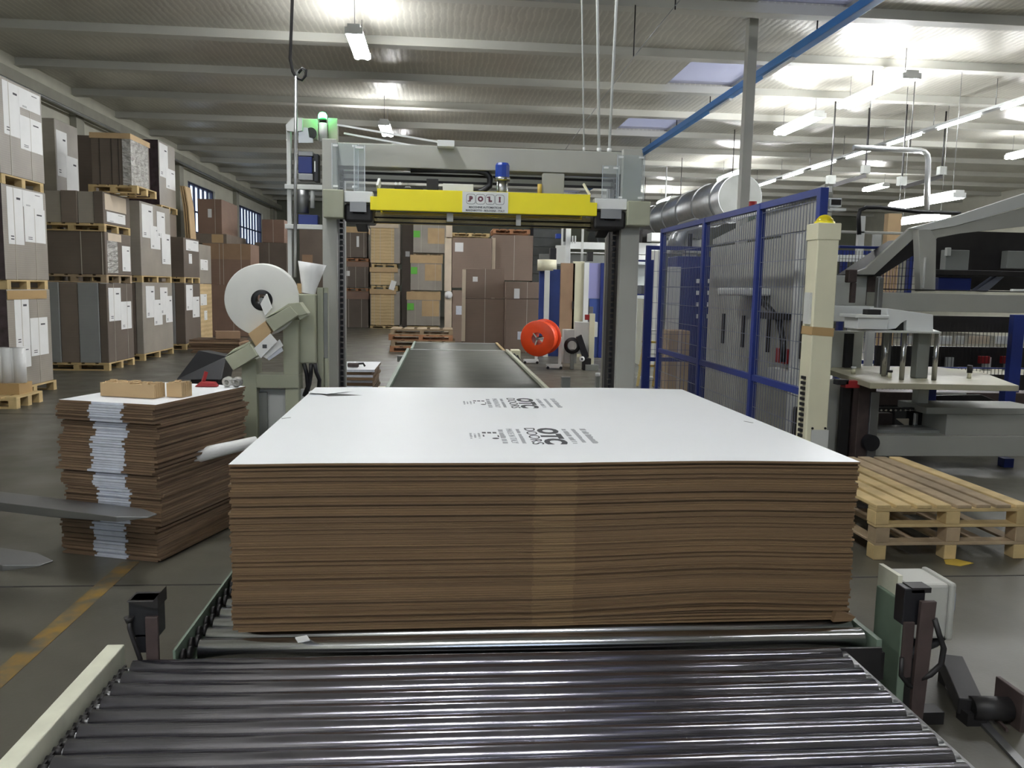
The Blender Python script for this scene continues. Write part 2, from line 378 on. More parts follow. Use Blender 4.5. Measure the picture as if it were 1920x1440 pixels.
# steel column
sc_ = thing('steel_column', 'slim grey square steel column rising to the roof behind the fence', 'column', (5.13, 14, 0))
MB().box(5.05, 5.21, 13.92, 14.08, 0, ZC-.01).build('shaft', 'machine_grey', sc_, bevel=.006)
MB().box(4.95, 5.31, 13.82, 14.18, 0, .02).build('base_plate', 'machine_grey', sc_)
# pipe with a bend on the right
pb = thing('ventilation_pipe', 'grey pipe bending down from the roof on the right', 'pipe', (9.6, 16.2, 3.5))
c0 = at(1600, 277, 16.2); c1 = at(1742, 283, 16.2)
pts = [c0, c1-Vector((.18, 0, 0))]+[c1+Vector((-.18+.18*math.sin(a), 0, -.18+.18*math.cos(a))) for a in (.5, 1.0, 1.57)]+[at(1737, 395, 16.2)]
MB().tube(pts, .055, 12).build('pipe', 'galv', pb)
for p in (c0+Vector((.3, 0, 0)), c1-Vector((.4, 0, 0))): MB().cyl(p, (p.x, p.y, ZC), .01, n=6).build('hanger', 'dark_metal', pb)
# spiral duct
dd = thing('ventilation_duct', 'large round silver spiral duct beyond the blue fence', 'duct', (8.0, 24, 4.3))
p0, p1 = Vector((8.15, 22.5, 4.25)), Vector((8.15, 43, 4.25))
MB().cyl(p0, p1, .62, n=32).build('duct_body', 'galv', dd)
MB().lathe([(0, -.012), (.60, -.012), (.60, 0), (0, 0)], p0, (0, 1, 0), 32, False).build('end_cap', 'machine_dim', dd)
for i in range(11):
    y = 23.2+i*1.7
    MB().lathe([(.62, -.03), (.66, -.03), (.66, .03), (.62, .03)], (8.15, y, 4.25), (0, 1, 0), 32, False).build('band', 'galv', dd)
    if i % 3 == 0: MB().cyl((8.15, y, 4.87), (8.15, y, ZC), .012, n=6).build('hanger', 'dark_metal', dd)
# ceiling fan far away
cf = thing('ceiling_fan', 'white ceiling fan hanging below the far small lamp', 'fan', at(1247, 393, 30))
c = Vector(cf.location)
MB().cyl(c, (c.x, c.y, ZC), .025, n=8).build('down_rod', 'machine_white', cf)
MB().lathe([(0, -.12), (.16, -.1), (.2, 0), (.1, .12), (0, .14)], c, (0, 0, 1), 16).build('motor', 'machine_white', cf)
for k in range(3):
    a = k*2.094+.4; MB().bar(c+Vector((.15*math.cos(a), .15*math.sin(a), 0)), c+Vector((.75*math.cos(a), .75*math.sin(a), .02)), .14, .012).build('blade', 'machine_white', cf)
# thin stay wire
sw = thing('stay_wire', 'thin steel wire slanting across the middle of the ceiling', 'wire', (1.5, 12, 5.9))
MB().tube([at(1275, 0, 10.6), at(1188, 107, 13.0), at(1060, 280, 21.5)], .008, 6).build('wire_strand', 'galv', sw)
for p in (at(1266, 18, 10.8), at(1188, 107, 13.0)): MB().cyl(p, (p.x, p.y, ZC-.2), .01, n=6).build('hook', 'dark_metal', sw)
# ================================================================== near roller conveyor (foreground)
ZR = .45
nc = thing('roller_conveyor', 'worn dark steel roller conveyor in the foreground with a cream side rail', 'conveyor', (.17, 2, 0))
NX0, NX1 = -.965, 1.37; RR = .034
rm = MB().cyl((NX0, 0, 0), (NX1, 0, 0), RR, n=28); me0 = None
y = 2.60
first = None
while y > 1.0:
    if first is None:
        b = MB(); b.cyl((NX0, y, ZR-RR), (NX1, y, ZR-RR), RR, n=28); first = b.build('roller', 'steel_roller_worn', nc); y_first = y
    else:
        o = first.copy(); COL.objects.link(o); o.location = first.location+Vector((0, y-y_first, 0))
    for x, s in ((NX0, -1), (NX1, 1)):
        MB().cyl((x, y, ZR-RR), (x+s*.03, y, ZR-RR), .012, n=8).build('axle', 'steel_dull', nc)
    y -= .0775
MB().box(NX0-.10, NX0-.045, .95, 2.66, .36, ZR+.03).build('side_rail', 'rail_cream', nc, bevel=.004)
MB().box(NX1+.02, NX1+.05, .95, 2.66, .33, ZR-.035).build('side_rail', 'steel_dull', nc, bevel=.003)
ch = MB()
for i in range(40):
    yy = 1.0+i*.0405; ch.cyl((NX0-.035, yy, .42), (NX0-.012, yy, .42), .013, n=8); ch.box(NX0-.033, NX0-.026, yy, yy+.04, .412, .428)
tag(ch.build('drive_chain', 'dark_metal', nc), kind='stuff')
for i in range(17):
    yy = 2.62-i*.0775; ub('roller_bracket', 'galv', nc, NX1+.004, NX1+.03, yy-.045, yy-.005, ZR-.05, ZR-.028)
for x in (NX0-.07, NX1+.035):
    for yy in (1.3, 2.45): ub('leg', 'rail_cream', nc, x-.03, x+.03, yy-.03, yy+.03, 0, .36)
ub('cross_member', 'dark_metal', nc, NX0-.05, NX1+.03, 1.5, 1.54, .26, .34)
ub('cross_member', 'dark_metal', nc, NX0-.05, NX1+.03, 2.4, 2.44, .26, .34)
ub('oil_tray', 'dark_metal', nc, NX0, NX1, .95, 2.62, .30, .305)

# ================================================================== middle conveyor carrying the stack
mc = thing('roller_conveyor', 'bright steel roller conveyor under the large cardboard stack', 'conveyor', (.36, 4, 0))
MX0, MX1 = -.80, 1.53; R2 = .038; first = None; y = 2.755
while y < 6.9:
    if first is None:
        first = MB().cyl((MX0, y, ZR-R2), (MX1, y, ZR-R2), R2, n=32).build('roller', 'steel_roller', mc); y_first = y
    else:
        o = first.copy(); COL.objects.link(o); o.location = first.location+Vector((0, y-y_first, 0))
    y += .092
MB().box(MX0-.06, MX0-.052, 2.66, 6.95, .33, ZR+.005).build('side_rail', 'rail_green', mc)
MB().box(MX1+.03, MX1+.05, 2.70, 6.95, .30, ZR-.02).build('side_rail', 'rail_green', mc)
ch = MB()
for i in range(46):
    for k in (0, 1):
        yy = 2.70+i*.092+k*.02; ch.cyl((MX0-.045+k*.016, yy, ZR-.03), (MX0-.034+k*.016, yy, ZR-.03), .022, n=10)
tag(ch.build('sprocket_chain', 'dark_metal', mc), kind='stuff')
for x in (MX0-.05, MX1+.04):
    for yy in (2.9, 4.8, 6.7): ub('leg', 'rail_green', mc, x-.03, x+.03, yy-.04, yy+.04, 0, .32)
ub('cross_member', 'dark_metal', mc, MX0-.05, MX1+.04, 2.66, 2.70, .30, .40)
ub('end_plate', 'dark_metal', mc, MX0-.05, MX1+.02, 2.645, 2.655, .28, .425)

# ================================================================== the big stack of cardboard sheets
SX0, SX1, SY0, SY1 = -.735, 1.49, 2.82, 4.96
SROT = Matrix.Rotation(.014, 4, 'Z'); SPIV = Matrix.Translation((.36, SY1, 0)); SM = SPIV @ SROT @ SPIV.inverted()
ZT = 1.052; NS = 75
def wave(x, k):
    g = math.exp(-((x-.98)/.36)**2)
    a = .021*min(1, k/5.0)*(1-.72*max(0, (k-8))/(NS-8))
    edge = -.004*math.exp(-((x-SX0)/.2)**2)*(k/NS)
    return a*g+edge
zb = [ZR+.001]
base_t = (ZT-ZR-.02)/NS
th = [base_t*random.uniform(.9, 1.1) for _ in range(NS)]; sc = (ZT-ZR-.006)/sum(th); th = [t*sc for t in th]
G = 'brown sheets of the big cardboard stack'
for k in range(NS):
    z0 = ZR+.003+sum(th[:k]); t = th[k]*random.uniform(.88, .98)
    jx, jy = random.gauss(0, .003), random.gauss(0, .0028)
    if random.random() < .08: jy -= .005
    if k == 0: jx, jy = .02, -.004
    if k == NS-1: jx, jy = 0, -.012
    b = MB(); n = 30; vs = []; top = (k == NS-1)
    xs = [SX0+jx+(SX1-SX0)*i/n for i in range(n+1)]
    for y in (SY0+jy, SY1+jy*.5):
        for zz in (0, 1):
            for x in xs:
                bx = .0035 if (y < 3 and .30 < x < .47) else 0
                vs.append((x, y-bx, z0+zz*t+wave(x, k)))
    m = n+1; fs = []; mi = []
    for i in range(n):
        xc = (xs[i]+xs[i+1])/2
        fs.append((i, i+1, m+i+1, m+i)); mi.append(2 if .29 < xc < .475 else 0)     # front edge
        fs.append((2*m+i, 3*m+i, 3*m+i+1, 2*m+i+1)); mi.append(0)                    # back edge
        fs.append((m+i, m+i+1, 3*m+i+1, 3*m+i)); mi.append(1)                        # top
        fs.append((i, 2*m+i, 2*m+i+1, i+1)); mi.append(0)                            # underside
    fs += [(0, m, 3*m, 2*m), (n, 2*m+n, 3*m+n, m+n)]; mi += [0, 0]
    b.v = [SM @ Vector(v) for v in vs]; b.f = [list(f) for f in fs]; b.sm = [False]*len(fs); b.mi = mi
    if top:
        root = thing('cardboard_sheet', 'printed white top sheet of the big cardboard stack', 'cardboard sheet', (.36, SY0, z0), G)
        o = b.build('sheet', ['kraft', 'white_board', 'kraft'], root); TOPSHEET = root
        ztop = z0+t
    else:
        o = b.build('cardboard_sheet', ['kraft', 'kraft', 'kraft_band'])
        lab = 'brown corrugated sheet inside the big stack on the roller conveyor'
        if k == 0: lab = 'bottom brown sheet of the big stack, lying on the bright rollers'
        tag(o, lab, 'cardboard sheet', G)
# dark torn slot near the far corner of the top sheet and small nicks
def zt(x): return ztop+wave(x, NS-1)
sl = MB(); a = [flo(590, 734, ZT), flo(615, 741, ZT), flo(680, 740, ZT), flo(640, 737, ZT)]
sl.add([(p.x, p.y, zt(p.x)+.0006) for p in a], [(0, 1, 2, 3)]); sl.build('torn_slot', 'dark_metal', TOPSHEET)
fl = MB(); a = [flo(578, 738, ZT), flo(583, 731, ZT), flo(660, 733, ZT), flo(612, 738, ZT)]
fl.add([(p.x, p.y, zt(p.x)+.004+.010*(i == 0)) for i, p in enumerate(a)], [(0, 1, 2, 3)]); fl.build('lifted_flap', 'white_board', TOPSHEET)
for (x0, y0, x1, y1) in ((528, 782, 545, 780), (1395, 789, 1412, 792)):
    p, q = flo(x0, y0, ZT), flo(x1, y1, ZT)
    MB().bar((p.x, p.y, zt(p.x)+.0006), (q.x, q.y, zt(q.x)+.0006), .006, .0006).build('nick', 'dark_metal', TOPSHEET)
# print: reads away from the right, letters' tops to +x, text running towards the viewer
def pmat(x, y): return Matrix.Translation((x, y, zt(x)+.0006)) @ Matrix.Rotation(-math.pi/2, 4, 'Z')
for yc, kk in ((3.33, 1.0), (4.30, 1.0)):
    # heavy O T C built from rounded bars
    def glyph(b, x, y):
        bt = MB(); bt.v = b.v; return bt
    M = pmat(.458, yc)
    text_mesh('print_otc', 'OTC', 'ink', TOPSHEET, .158, M, bold=.008, spacing=1.05, fit=(.37, .092))
    text_mesh('print_doors', 'DOORS', 'ink', TOPSHEET, .088, pmat(.385, yc), fit=(.37, .046))
    text_mesh('print_origin', 'MADE IN ITALY', 'ink_grey', TOPSHEET, .044, pmat(.296, yc), fit=(.33, .026))
    def dashes(xc, length, h, m, seed):
        r = random.Random(seed); b = MB(); y = yc+length/2
        while y > yc-length/2:
            w = r.uniform(.007, .014)
            if r.random() < .85:
                b.box(xc-h/2, xc+h/2*r.uniform(.5, 1), y-w, y, zt(xc)+.0002, zt(xc)+.0007)
            y -= w+.004
        tag(b.build('print_line', m, TOPSHEET), kind='stuff')
    dashes(.332, .32, .016, 'ink_grey', 1); dashes(.258, .33, .022, 'ink_grey', 2)
    dashes(.533, .32, .022, 'ink_grey', 3); dashes(.572, .32, .018, 'ink_grey', 4); dashes(.614, .33, .026, 'ink_grey', 5)
    for j in range(3): dashes(.128+j*.017, .12, .010, 'ink_grey', 7+j)
    # handling marks
    b = MB(); z = zt(.2)+.0003
    for j in range(3): b.box(.176+j*.022, .192+j*.022, yc+.055, yc+.085, z, z+.0005)
    b.cyl((.225, yc-.06, z), (.225, yc-.06, z+.0005), .014, n=14); b.box(.176, .182, yc-.02, yc+.02, z, z+.0005); b.box(.236, .242, yc-.03, yc+.01, z, z+.0005)
    tag(b.build('print_symbol', 'ink', TOPSHEET), kind='stuff')
# crushed corner scrap by the right bottom, small scrap on the rollers
cs = MB().prism([(1.45, ZR+.002), (1.52, ZR+.004), (1.535, ZR+.02), (1.50, ZR+.034), (1.46, ZR+.04)], 'y', SY0-.01, SY0+.12)
tag(cs.build('cardboard_scrap', 'kraft'), 'crushed brown cardboard corner beside the bottom right of the big stack', 'scrap')
p = flo(570, 1198, ZR+.004)
tag(MB().box(p.x-.025, p.x+.015, p.y-.02, p.y+.02, ZR+.0015, ZR+.006, rot=Matrix.Rotation(.4, 3, 'Z')).build('paper_scrap', 'paper'), 'tiny white paper scrap poking out under the big stack', 'scrap')

# ================================================================== sensors beside the conveyors
def rot2(a): return Matrix.Rotation(a, 3, 'Z')
sl_ = thing('photo_sensor', 'black sensor box on a rusty bracket at the left conveyor joint', 'sensor', (-.94, 2.66, 0))
X = -.945; Y = 2.68
MB().box(X-.05, X+.042, Y-.02, Y+.05, .50, .625).build('sensor_body', 'black_plastic', sl_, bevel=.004)
MB().prism([(X-.052, .625), (X+.03, .625), (X+.045, .645), (X+.045, .60)], 'y', Y-.03, Y+.06).build('cover', 'dark_metal', sl_)
MB().box(X+.005, X+.045, Y-.035, Y-.02, 0, .575).build('bracket', 'rust_brown', sl_, bevel=.003)
MB().box(X-.03, X+.005, Y-.02, Y+.01, .45, .51).build('lower_body', 'black_plastic', sl_)
MB().tube([(X-.045, Y-.03, .565), (X-.043, Y-.035, .54), (X-.03, Y-.04, .50), (X-.012, Y-.04, .44), (X-.005, Y-.03, .40), (X, Y-.02, .2), (X+.01, Y, .01)], .008, 8).build('cable', 'dark_metal', sl_)
MB().cyl((X-.046, Y-.03, .575), (X-.046, Y-.03, .555), .016, .009, n=12).build('cable_gland', 'dark_metal', sl_)
X = 1.635; Y = 2.60
sr_ = thing('photo_sensor', 'black sensor box on a tall rusty post at the right conveyor joint', 'sensor', (X, Y, 0))
MB().box(X-.045, X+.03, Y, Y+.06, .525, .655).build('sensor_body', 'black_plastic', sr_, bevel=.004)
MB().box(X-.02, X+.05, Y+.0, Y+.06, .64, .658).build('cover', 'dark_metal', sr_)
MB().box(X-.045, X-.005, Y-.01, Y+.0, .34, .54).build('bracket', 'rust_brown', sr_, bevel=.003)
MB().prism([(X-.012, 0), (X+.03, 0), (X+.055, .62), (X+.0, .62)], 'y', Y-.03, Y-.012).build('post', 'rust_brown', sr_, bevel=.003)
MB().tube([(X+.05, Y-.03, .56), (X+.07, Y-.035, .50), (X+.085, Y-.04, .46), (X+.08, Y-.04, .40), (X+.05, Y-.03, .36), (X+.02, Y-.02, .34)], .010, 8).build('cable', 'dark_metal', sr_)
MB().tube([(X-.05, Y-.02, .42), (X-.055, Y-.03, .36), (X-.02, Y-.02, .32), (X+.03, Y-.02, .30)], .008, 8).build('cable', 'dark_metal', sr_)
# junction box
X, Y = 1.86, 2.90
jb = thing('junction_box', 'grey electrical box with a blue-grey socket beside the right sensor', 'electrical box', (X, Y, 0))
MB().box(X-.11, X+.06, Y-.05, Y+.14, .36, .575).build('box_body', 'machine_grey', jb, bevel=.012)
MB().box(X+.06, X+.085, Y-.055, Y+.145, .355, .58).build('lid', 'machine_grey', jb, bevel=.01)
MB().box(X+.085, X+.125, Y+.0, Y+.10, .44, .53).build('socket', 'socket_blue', jb, bevel=.012)
MB().tube([(X+.11, Y+.03, .44), (X+.115, Y+.03, .39), (X+.10, Y+.02, .35), (X+.05, Y, .325), (X-.05, Y-.05, .32), (X-.12, Y-.1, .32)], .018, 10).build('conduit', 'black_plastic', jb)
MB().box(X-.145, X-.115, Y-.09, Y+.1, .05, .52).build('mounting_post', 'rail_green', jb, bevel=.004)
MB().box(X-.13, X-.112, Y-.02, Y+.12, .50, .60).build('cover_plate', 'rail_cream', jb)
ub('foot', 'dark_metal', jb, X-.145, X+.10, Y-.02, Y+.05, 0, .05); ub('stem', 'dark_metal', jb, X-.06, X+.02, Y-.0, Y+.04, .05, .37)
# floor actuator
p = flo(1830, 1318, .08); q = flo(1905, 1322, .08)
ac = thing('floor_actuator', 'dark cylinder and steel channel lying on the floor at the bottom right', 'machine part', (p.x, p.y, 0))
MB().cyl((p.x-.02, p.y, .06), (q.x-.02, q.y+.01, .06), .045, n=20).build('cylinder_body', 'dark_metal', ac)
MB().box(q.x-.02, q.x+.0, q.y-.06, q.y+.10, 0, .15).build('end_plate', 'rust_brown', ac, bevel=.003)
r0 = flo(1780, 1262, .05); MB().bar((r0.x, r0.y, .10), (p.x-.02, p.y, .06), .09, .07).build('drive_arm', 'dark_metal', ac, bevel=.004)
ub('support', 'dark_metal', ac, p.x-.05, p.x+.03, p.y-.03, p.y+.04, 0, .05); ub('support', 'dark_metal', ac, r0.x-.03, r0.x+.04, r0.y-.03, r0.y+.03, 0, .08)
fr = thing('floor_rail', 'thin steel rail strip fixed to the floor beside the conveyor', 'rail', (1.7, 2.6, 0))
a, b_ = flo(1780, 1290), flo(1920, 1440)
MB().bar((a.x, a.y, .006), (b_.x+.3*(b_.x-a.x), b_.y+.3*(b_.y-a.y), .006), .035, .012).build('strip', 'steel_dull', fr)
MB().bar((a.x+.05, a.y-.02, .018), (a.x+.05+.6*(b_.x-a.x), a.y-.02+.6*(b_.y-a.y), .018), .01, .012).build('guide', 'rust_brown', fr)
# ================================================================== pallets and loads
def pallet(x0, x1, y0, y1, z0, label, h=.144, wood='pallet_wood', detail=True, group=None, along='y', nb=5):
    """deck boards run along y (or x); stringers across; nine blocks; three bottom boards"""
    t = None
    hb = h*.15; zs = z0+h-hb; z2 = zs-hb; zb_ = z0+hb
    pcs = []
    bx = lambda n, a, b, c, d, e, f: pcs.append((n, a, b, c, d, e, f))
    if along == 'y':
        W_ = x1-x0; bw = W_/nb*.80
        for i in range(nb):
            c = x0+bw/2+(W_-bw)*i/(nb-1); bx('deck_board', c-bw/2, c+bw/2, y0, y1, zs, z0+h)
        for yy in (y0, (y0+y1)/2-.05, y1-.10): bx('stringer_board', x0, x1, yy, yy+.10, z2, zs)
        for xx in (x0, (x0+x1)/2-.05, x1-.10):
            for yy in (y0, (y0+y1)/2-.05, y1-.10): bx('block', xx, xx+.10, yy, yy+.10, zb_, z2)
        for yy in (y0, (y0+y1)/2-.05, y1-.10): bx('bottom_board', x0, x1, yy, yy+.10, z0, zb_)
    else:
        W_ = y1-y0; bw = W_/nb*.80
        for i in range(nb):
            c = y0+bw/2+(W_-bw)*i/(nb-1); bx('deck_board', x0, x1, c-bw/2, c+bw/2, zs, z0+h)
        for xx in (x0, (x0+x1)/2-.06, x1-.12): bx('stringer_board', xx, xx+.12, y0, y1, z2, zs)
        for xx in (x0, (x0+x1)/2-.06, x1-.12):
            for yy in (y0, (y0+y1)/2-.06, y1-.12): bx('block', xx, xx+.12, yy, yy+.12, zb_, z2)
        for yy in (y0, (y0+y1)/2-.06, y1-.12): bx('bottom_board', x0, x1, yy, yy+.12, z0, zb_)
    if detail:
        t = thing('wooden_pallet', label, 'pallet', ((x0+x1)/2, (y0+y1)/2, z0), group)
        for n, *c in pcs: ub(n, wood, t, *c)
    else:
        m = MB()
        for n, *c in pcs: m.box(*c)
        t = tag(m.build('wooden_pallet', wood), label, 'pallet', group)
    return t
def load(name, label, cat, x0, x1, y0, y1, z0, z1, m='load_grey', cols=None, papers=(), straps=(), film=None, cap=None, group=None, bevel=.012, marks=True, tags=()):
    """palletised load: body (or columns side by side), paper sheets on the near (n) or right (r) face, straps, film, top cap"""
    t = thing(name, label, cat, ((x0+x1)/2, (y0+y1)/2, z0), group)
    if cols:
        tot = sum(c for c, _ in cols); x = x0
        for i, (c, mm) in enumerate(cols):
            w = (x1-x0)*c/tot
            MB().box(x+.002, x+w-.002, y0+(.012 if i % 2 else 0), y1, z0, z1-(.01 if i % 2 else 0)).build('carton_column', mm, t, bevel=.008, seg=1); x += w
    else:
        MB().box(x0, x1, y0, y1, z0, z1).build('carton_bundle', m, t, bevel=bevel)
    H, Wd, D = z1-z0, x1-x0, y1-y0
    def face(f, u0, u1, v0, v1, d0, d1):
        if f == 'n': return (x0+u0*Wd, x0+u1*Wd, y0-d1, y0-d0, z0+v0*H, z0+v1*H)
        return (x1+d0, x1+d1, y0+u0*D, y0+u1*D, z0+v0*H, z0+v1*H)
    for i, p in enumerate(papers):
        f, u0, u1, v0, v1 = p[:5]; s = ub('paper_sheet', p[5] if len(p) > 5 else 'paper', t, *face(f, u0, u1, v0, v1, .001+.0015*i, .0025+.0015*i))
        if marks and len(p) < 6:
            du, dv = (u1-u0), (v1-v0)
            for a, b, c, d in ((.15, .35, .08, .10), (.15, .35, .13, .15), (.6, .85, .8, .84)):
                ub('print_mark', 'ink', t, *face(f, u0+a*du, u0+b*du, v0+c*dv, v0+d*dv, .0027+.0015*i, .003+.0015*i))
    for s in straps:
        f, u = s[0], s[1]; mm = s[2] if len(s) > 2 else 'strap'
        w = .012
        ub('strap', mm, t, *face(f, u-w/(2*(Wd if f == 'n' else D)), u+w/(2*(Wd if f == 'n' else D)), 0, 1, .002, .005))
    for f, u, v, w, h, mm in tags:
        ub('hanging_tag', mm, t, *face(f, u, u+w, v, v+h, .004, .012))
    if cap:
        d, mm = cap; ub('top_cap', mm, t, x0-.015, x1+.015, y0-.015, y1+.015, z1-d, z1+.008)
    if film:
        for f, u0, u1, v0, v1, mm in film:
            a = face(f, u0, u1, v0, v1, .004, .010)
            MB().box(*a).build('stretch_film', mm, t)
    return t
# --- stack A: nearest, by the left picture edge
A = (-7.0, -5.8, 11.68, 12.92)
nm = 'nearest stack at the left wall'
sheets = lambda *r: [('r',)+q for q in r]
pallet(A[0], A[1]+.03, A[2]-.05, A[3]+.02, 0, 'pale pallet under the '+nm+', on the floor', along='y')
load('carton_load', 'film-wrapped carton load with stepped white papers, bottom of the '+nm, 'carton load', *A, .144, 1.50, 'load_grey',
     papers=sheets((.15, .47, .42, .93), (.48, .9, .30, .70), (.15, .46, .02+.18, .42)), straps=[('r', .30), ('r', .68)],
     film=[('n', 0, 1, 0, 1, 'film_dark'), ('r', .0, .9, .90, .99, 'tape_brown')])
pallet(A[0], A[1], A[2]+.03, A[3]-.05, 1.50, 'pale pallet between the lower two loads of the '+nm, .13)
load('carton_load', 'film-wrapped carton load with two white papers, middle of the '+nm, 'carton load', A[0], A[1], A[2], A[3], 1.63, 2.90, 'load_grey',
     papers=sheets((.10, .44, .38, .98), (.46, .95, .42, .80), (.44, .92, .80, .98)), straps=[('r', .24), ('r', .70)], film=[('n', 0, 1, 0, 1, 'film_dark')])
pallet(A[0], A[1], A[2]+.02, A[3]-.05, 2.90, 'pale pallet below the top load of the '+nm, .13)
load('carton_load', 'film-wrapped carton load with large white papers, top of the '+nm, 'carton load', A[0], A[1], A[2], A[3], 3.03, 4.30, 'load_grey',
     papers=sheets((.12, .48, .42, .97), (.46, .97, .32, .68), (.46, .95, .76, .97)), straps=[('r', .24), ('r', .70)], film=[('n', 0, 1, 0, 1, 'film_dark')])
# white tube of film leaning at the foot of stack A
wr = thing('film_roll', 'upright white film-wrapped bundle beside the foot of the nearest left stack', 'roll', (-5.6, 11.3, 0))
c = at(15, 690, 11.3)
ub('stand_box', 'tape_brown', wr, c.x-.16, c.x+.20, 11.15, 11.5, .15, at(15, 717, 11.3).z)
pallet(c.x-.6, c.x+.28, 10.9, 11.6, 0, 'small pallet carrying the white film-wrapped bundle', .15)
b = MB()
for k in range(5):
    xx = c.x-.15+k*.075; b.cyl((xx, 11.3+.03*(k % 2), at(15, 717, 11.3).z), (xx, 11.3+.03*(k % 2), at(15, 652, 11.3).z), .075, n=16)
b.build('wrapped_bundle', 'paper', wr)
# --- stack B
B = (-7.2, -6.04, 15.65, 16.92)
nm = 'second left stack'
bc = [(1.0, 'load_bluegrey'), (1.0, 'load_brown'), (1.1, 'load_bluegrey'), (.45, 'load_darkbrown')]
pallet(B[0], B[1], B[2], B[3], 0, 'pale pallet on the floor under the striped load of the '+nm)
load('carton_load', 'carton load with broad grey and brown stripes, bottom of the '+nm, 'carton load', *B, .144, 1.60, cols=bc,
     papers=sheets((.06, .52, .52, .94), (.50, .92, .40, .76)), straps=[('r', .25), ('r', .75)])
pallet(B[0], B[1], B[2]+.02, B[3], 1.60, 'brownish pallet above the striped load of the '+nm, .15, 'pallet_wood_grey')
load('carton_load', 'plain dark brown carton load of the '+nm, 'carton load', B[0]+.05, B[1], B[2]+.02, B[3], 1.75, 2.52, 'load_darkbrown',
     papers=sheets((.06, .45, .05, .8, 'film_clear'), (.62, .95, .1, .72), (.1, .6, .8, .98, 'beige_card')), straps=[('n', .62), ('n', .95)])
pallet(B[0], B[1], B[2], B[3], 2.52, 'pale pallet between the striped and dark loads of the '+nm, .14)
load('carton_load', 'striped carton load, third tier of the '+nm, 'carton load', *B, 2.66, 3.23,
     cols=[(.5, 'load_darkbrown'), (1, 'load_grey'), (1, 'load_brown'), (1, 'load_grey'), (.6, 'load_darkbrown')],
     papers=sheets((.05, .85, .45, .95, 'beige_card'), (.1, .8, .08, .40)))
B4 = (-6.36, -5.67, 16.0, 17.0)
pallet(B4[0]-.05, B4[1]+.12, B4[2]-.05, B4[3], 3.24, 'reddish pallet on top of the '+nm+', below the strapped load', .14, 'pallet_wood')
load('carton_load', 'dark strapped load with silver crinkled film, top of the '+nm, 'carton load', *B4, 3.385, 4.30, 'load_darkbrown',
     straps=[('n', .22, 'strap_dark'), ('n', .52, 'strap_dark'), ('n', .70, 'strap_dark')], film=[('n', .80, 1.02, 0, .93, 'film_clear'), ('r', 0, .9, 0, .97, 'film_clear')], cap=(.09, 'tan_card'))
# --- rear row against the wall
for i, (y0, y1, ztop_, top_lab) in enumerate(((16.7, 17.7, 4.66, 'labelled carton load at the wall behind the nearest left stack'), (18.5, 19.6, 4.66, 'dark carton load at the wall behind the strapped silver load'))):
    rx = (-8.5, -7.28)
    pallet(rx[0], rx[1], y0, y1, 0, 'pallet on the floor of the wall row, '+('nearer' if i == 0 else 'farther')+' one', detail=False)
    load('carton_load', ('lower' if 1 else '')+' carton load of the wall row, '+('nearer' if i == 0 else 'farther')+' one', 'carton load', rx[0], rx[1], y0, y1, .144, 2.9, 'load_brown')
    pallet(rx[0], rx[1], y0, y1, 2.9, 'pallet high in the wall row, '+('nearer' if i == 0 else 'farther')+' one', detail=False)
    load('carton_load', top_lab, 'carton load', rx[0], rx[1], y0, y1, 3.044, ztop_, ('load_grey', 'load_darkbrown')[i],
         papers=sheets((.05, .5, .35, .88), (.42, .95, .12, .62)) if i == 0 else ())
# --- stack C
C = (-7.2, -6.12, 17.7, 19.6); nm = 'third left stack'
pallet(C[0], C[1], C[2], C[3], 0, 'pallet on the floor under the '+nm)
load('carton_load', 'grey carton load with papers in a row, bottom of the '+nm, 'carton load', *C, .144, 1.62, cols=[(2, 'load_bluegrey'), (.6, 'load_brown'), (.4, 'load_grey')],
     papers=sheets((.10, .38, .50, .95), (.34, .62, .38, .75), (.56, .82, .52, .93), (.74, .98, .40, .80)))
pallet(C[0], C[1], C[2], C[3], 1.62, 'pallet between the two loads of the '+nm, .14, 'pallet_wood')
load('carton_load', 'grey carton load with many white papers, middle of the '+nm, 'carton load', C[0], C[1], C[2], C[3], 1.76, 3.27, cols=[(2, 'load_bluegrey'), (.6, 'load_darkbrown'), (.7, 'load_grey')],
     papers=sheets((.05, .40, .52, .97), (.30, .62, .38, .70), (.52, .80, .55, .92), (.66, .97, .18, .62)))
H = (-7.35, -6.5, 19.05, 20.15)
# --- stack D/E
D = (-7.2, -6.17, 20.7, 22.0); nm = 'fourth left stack'
pallet(D[0], D[1], D[2], D[3], 0, 'pallet on the floor under the '+nm)
load('carton_load', 'grey carton load with two papers, bottom of the '+nm, 'carton load', *D, .144, 1.62, cols=[(2, 'load_bluegrey'), (.6, 'load_darkbrown')],
     papers=sheets((.08, .5, .55, .97), (.46, .92, .42, .77)))
pallet(D[0], D[1], D[2], D[3], 1.62, 'pallet between the loads of the '+nm, .14)
load('carton_load', 'grey carton load with a white form, middle of the '+nm, 'carton load', D[0], D[1], D[2], D[3], 1.76, 2.72, cols=[(1.6, 'load_bluegrey'), (.8, 'load_darkbrown')],
     papers=sheets((.15, .95, .68, .95), (.3, .5, .35, .60)))
pallet(-7.25, -6.5, 20.2, 21.4, 3.28, 'pallet below the tall labelled load above the third left stack', .14, detail=False)
load('carton_load', 'tall labelled carton load above the third left stack, nearest the window', 'carton load', -7.25, -6.53, 20.2, 21.4, 3.42, 4.89, 'load_grey', papers=sheets((.05, .55, .45, .97), (.40, .97, .30, .62)), film=[('n', 0, 1, 0, 1, 'film_dark')])
load('carton_load', 'carton block hidden below the tall labelled load', 'carton load', -7.25, -6.53, 20.2, 20.68, 0, 3.27, 'load_brown')
load('carton_load', 'middle carton block under the tall labelled load', 'carton load', -7.25, -6.53, 20.72, 21.4, 2.73, 3.27, 'load_brown')
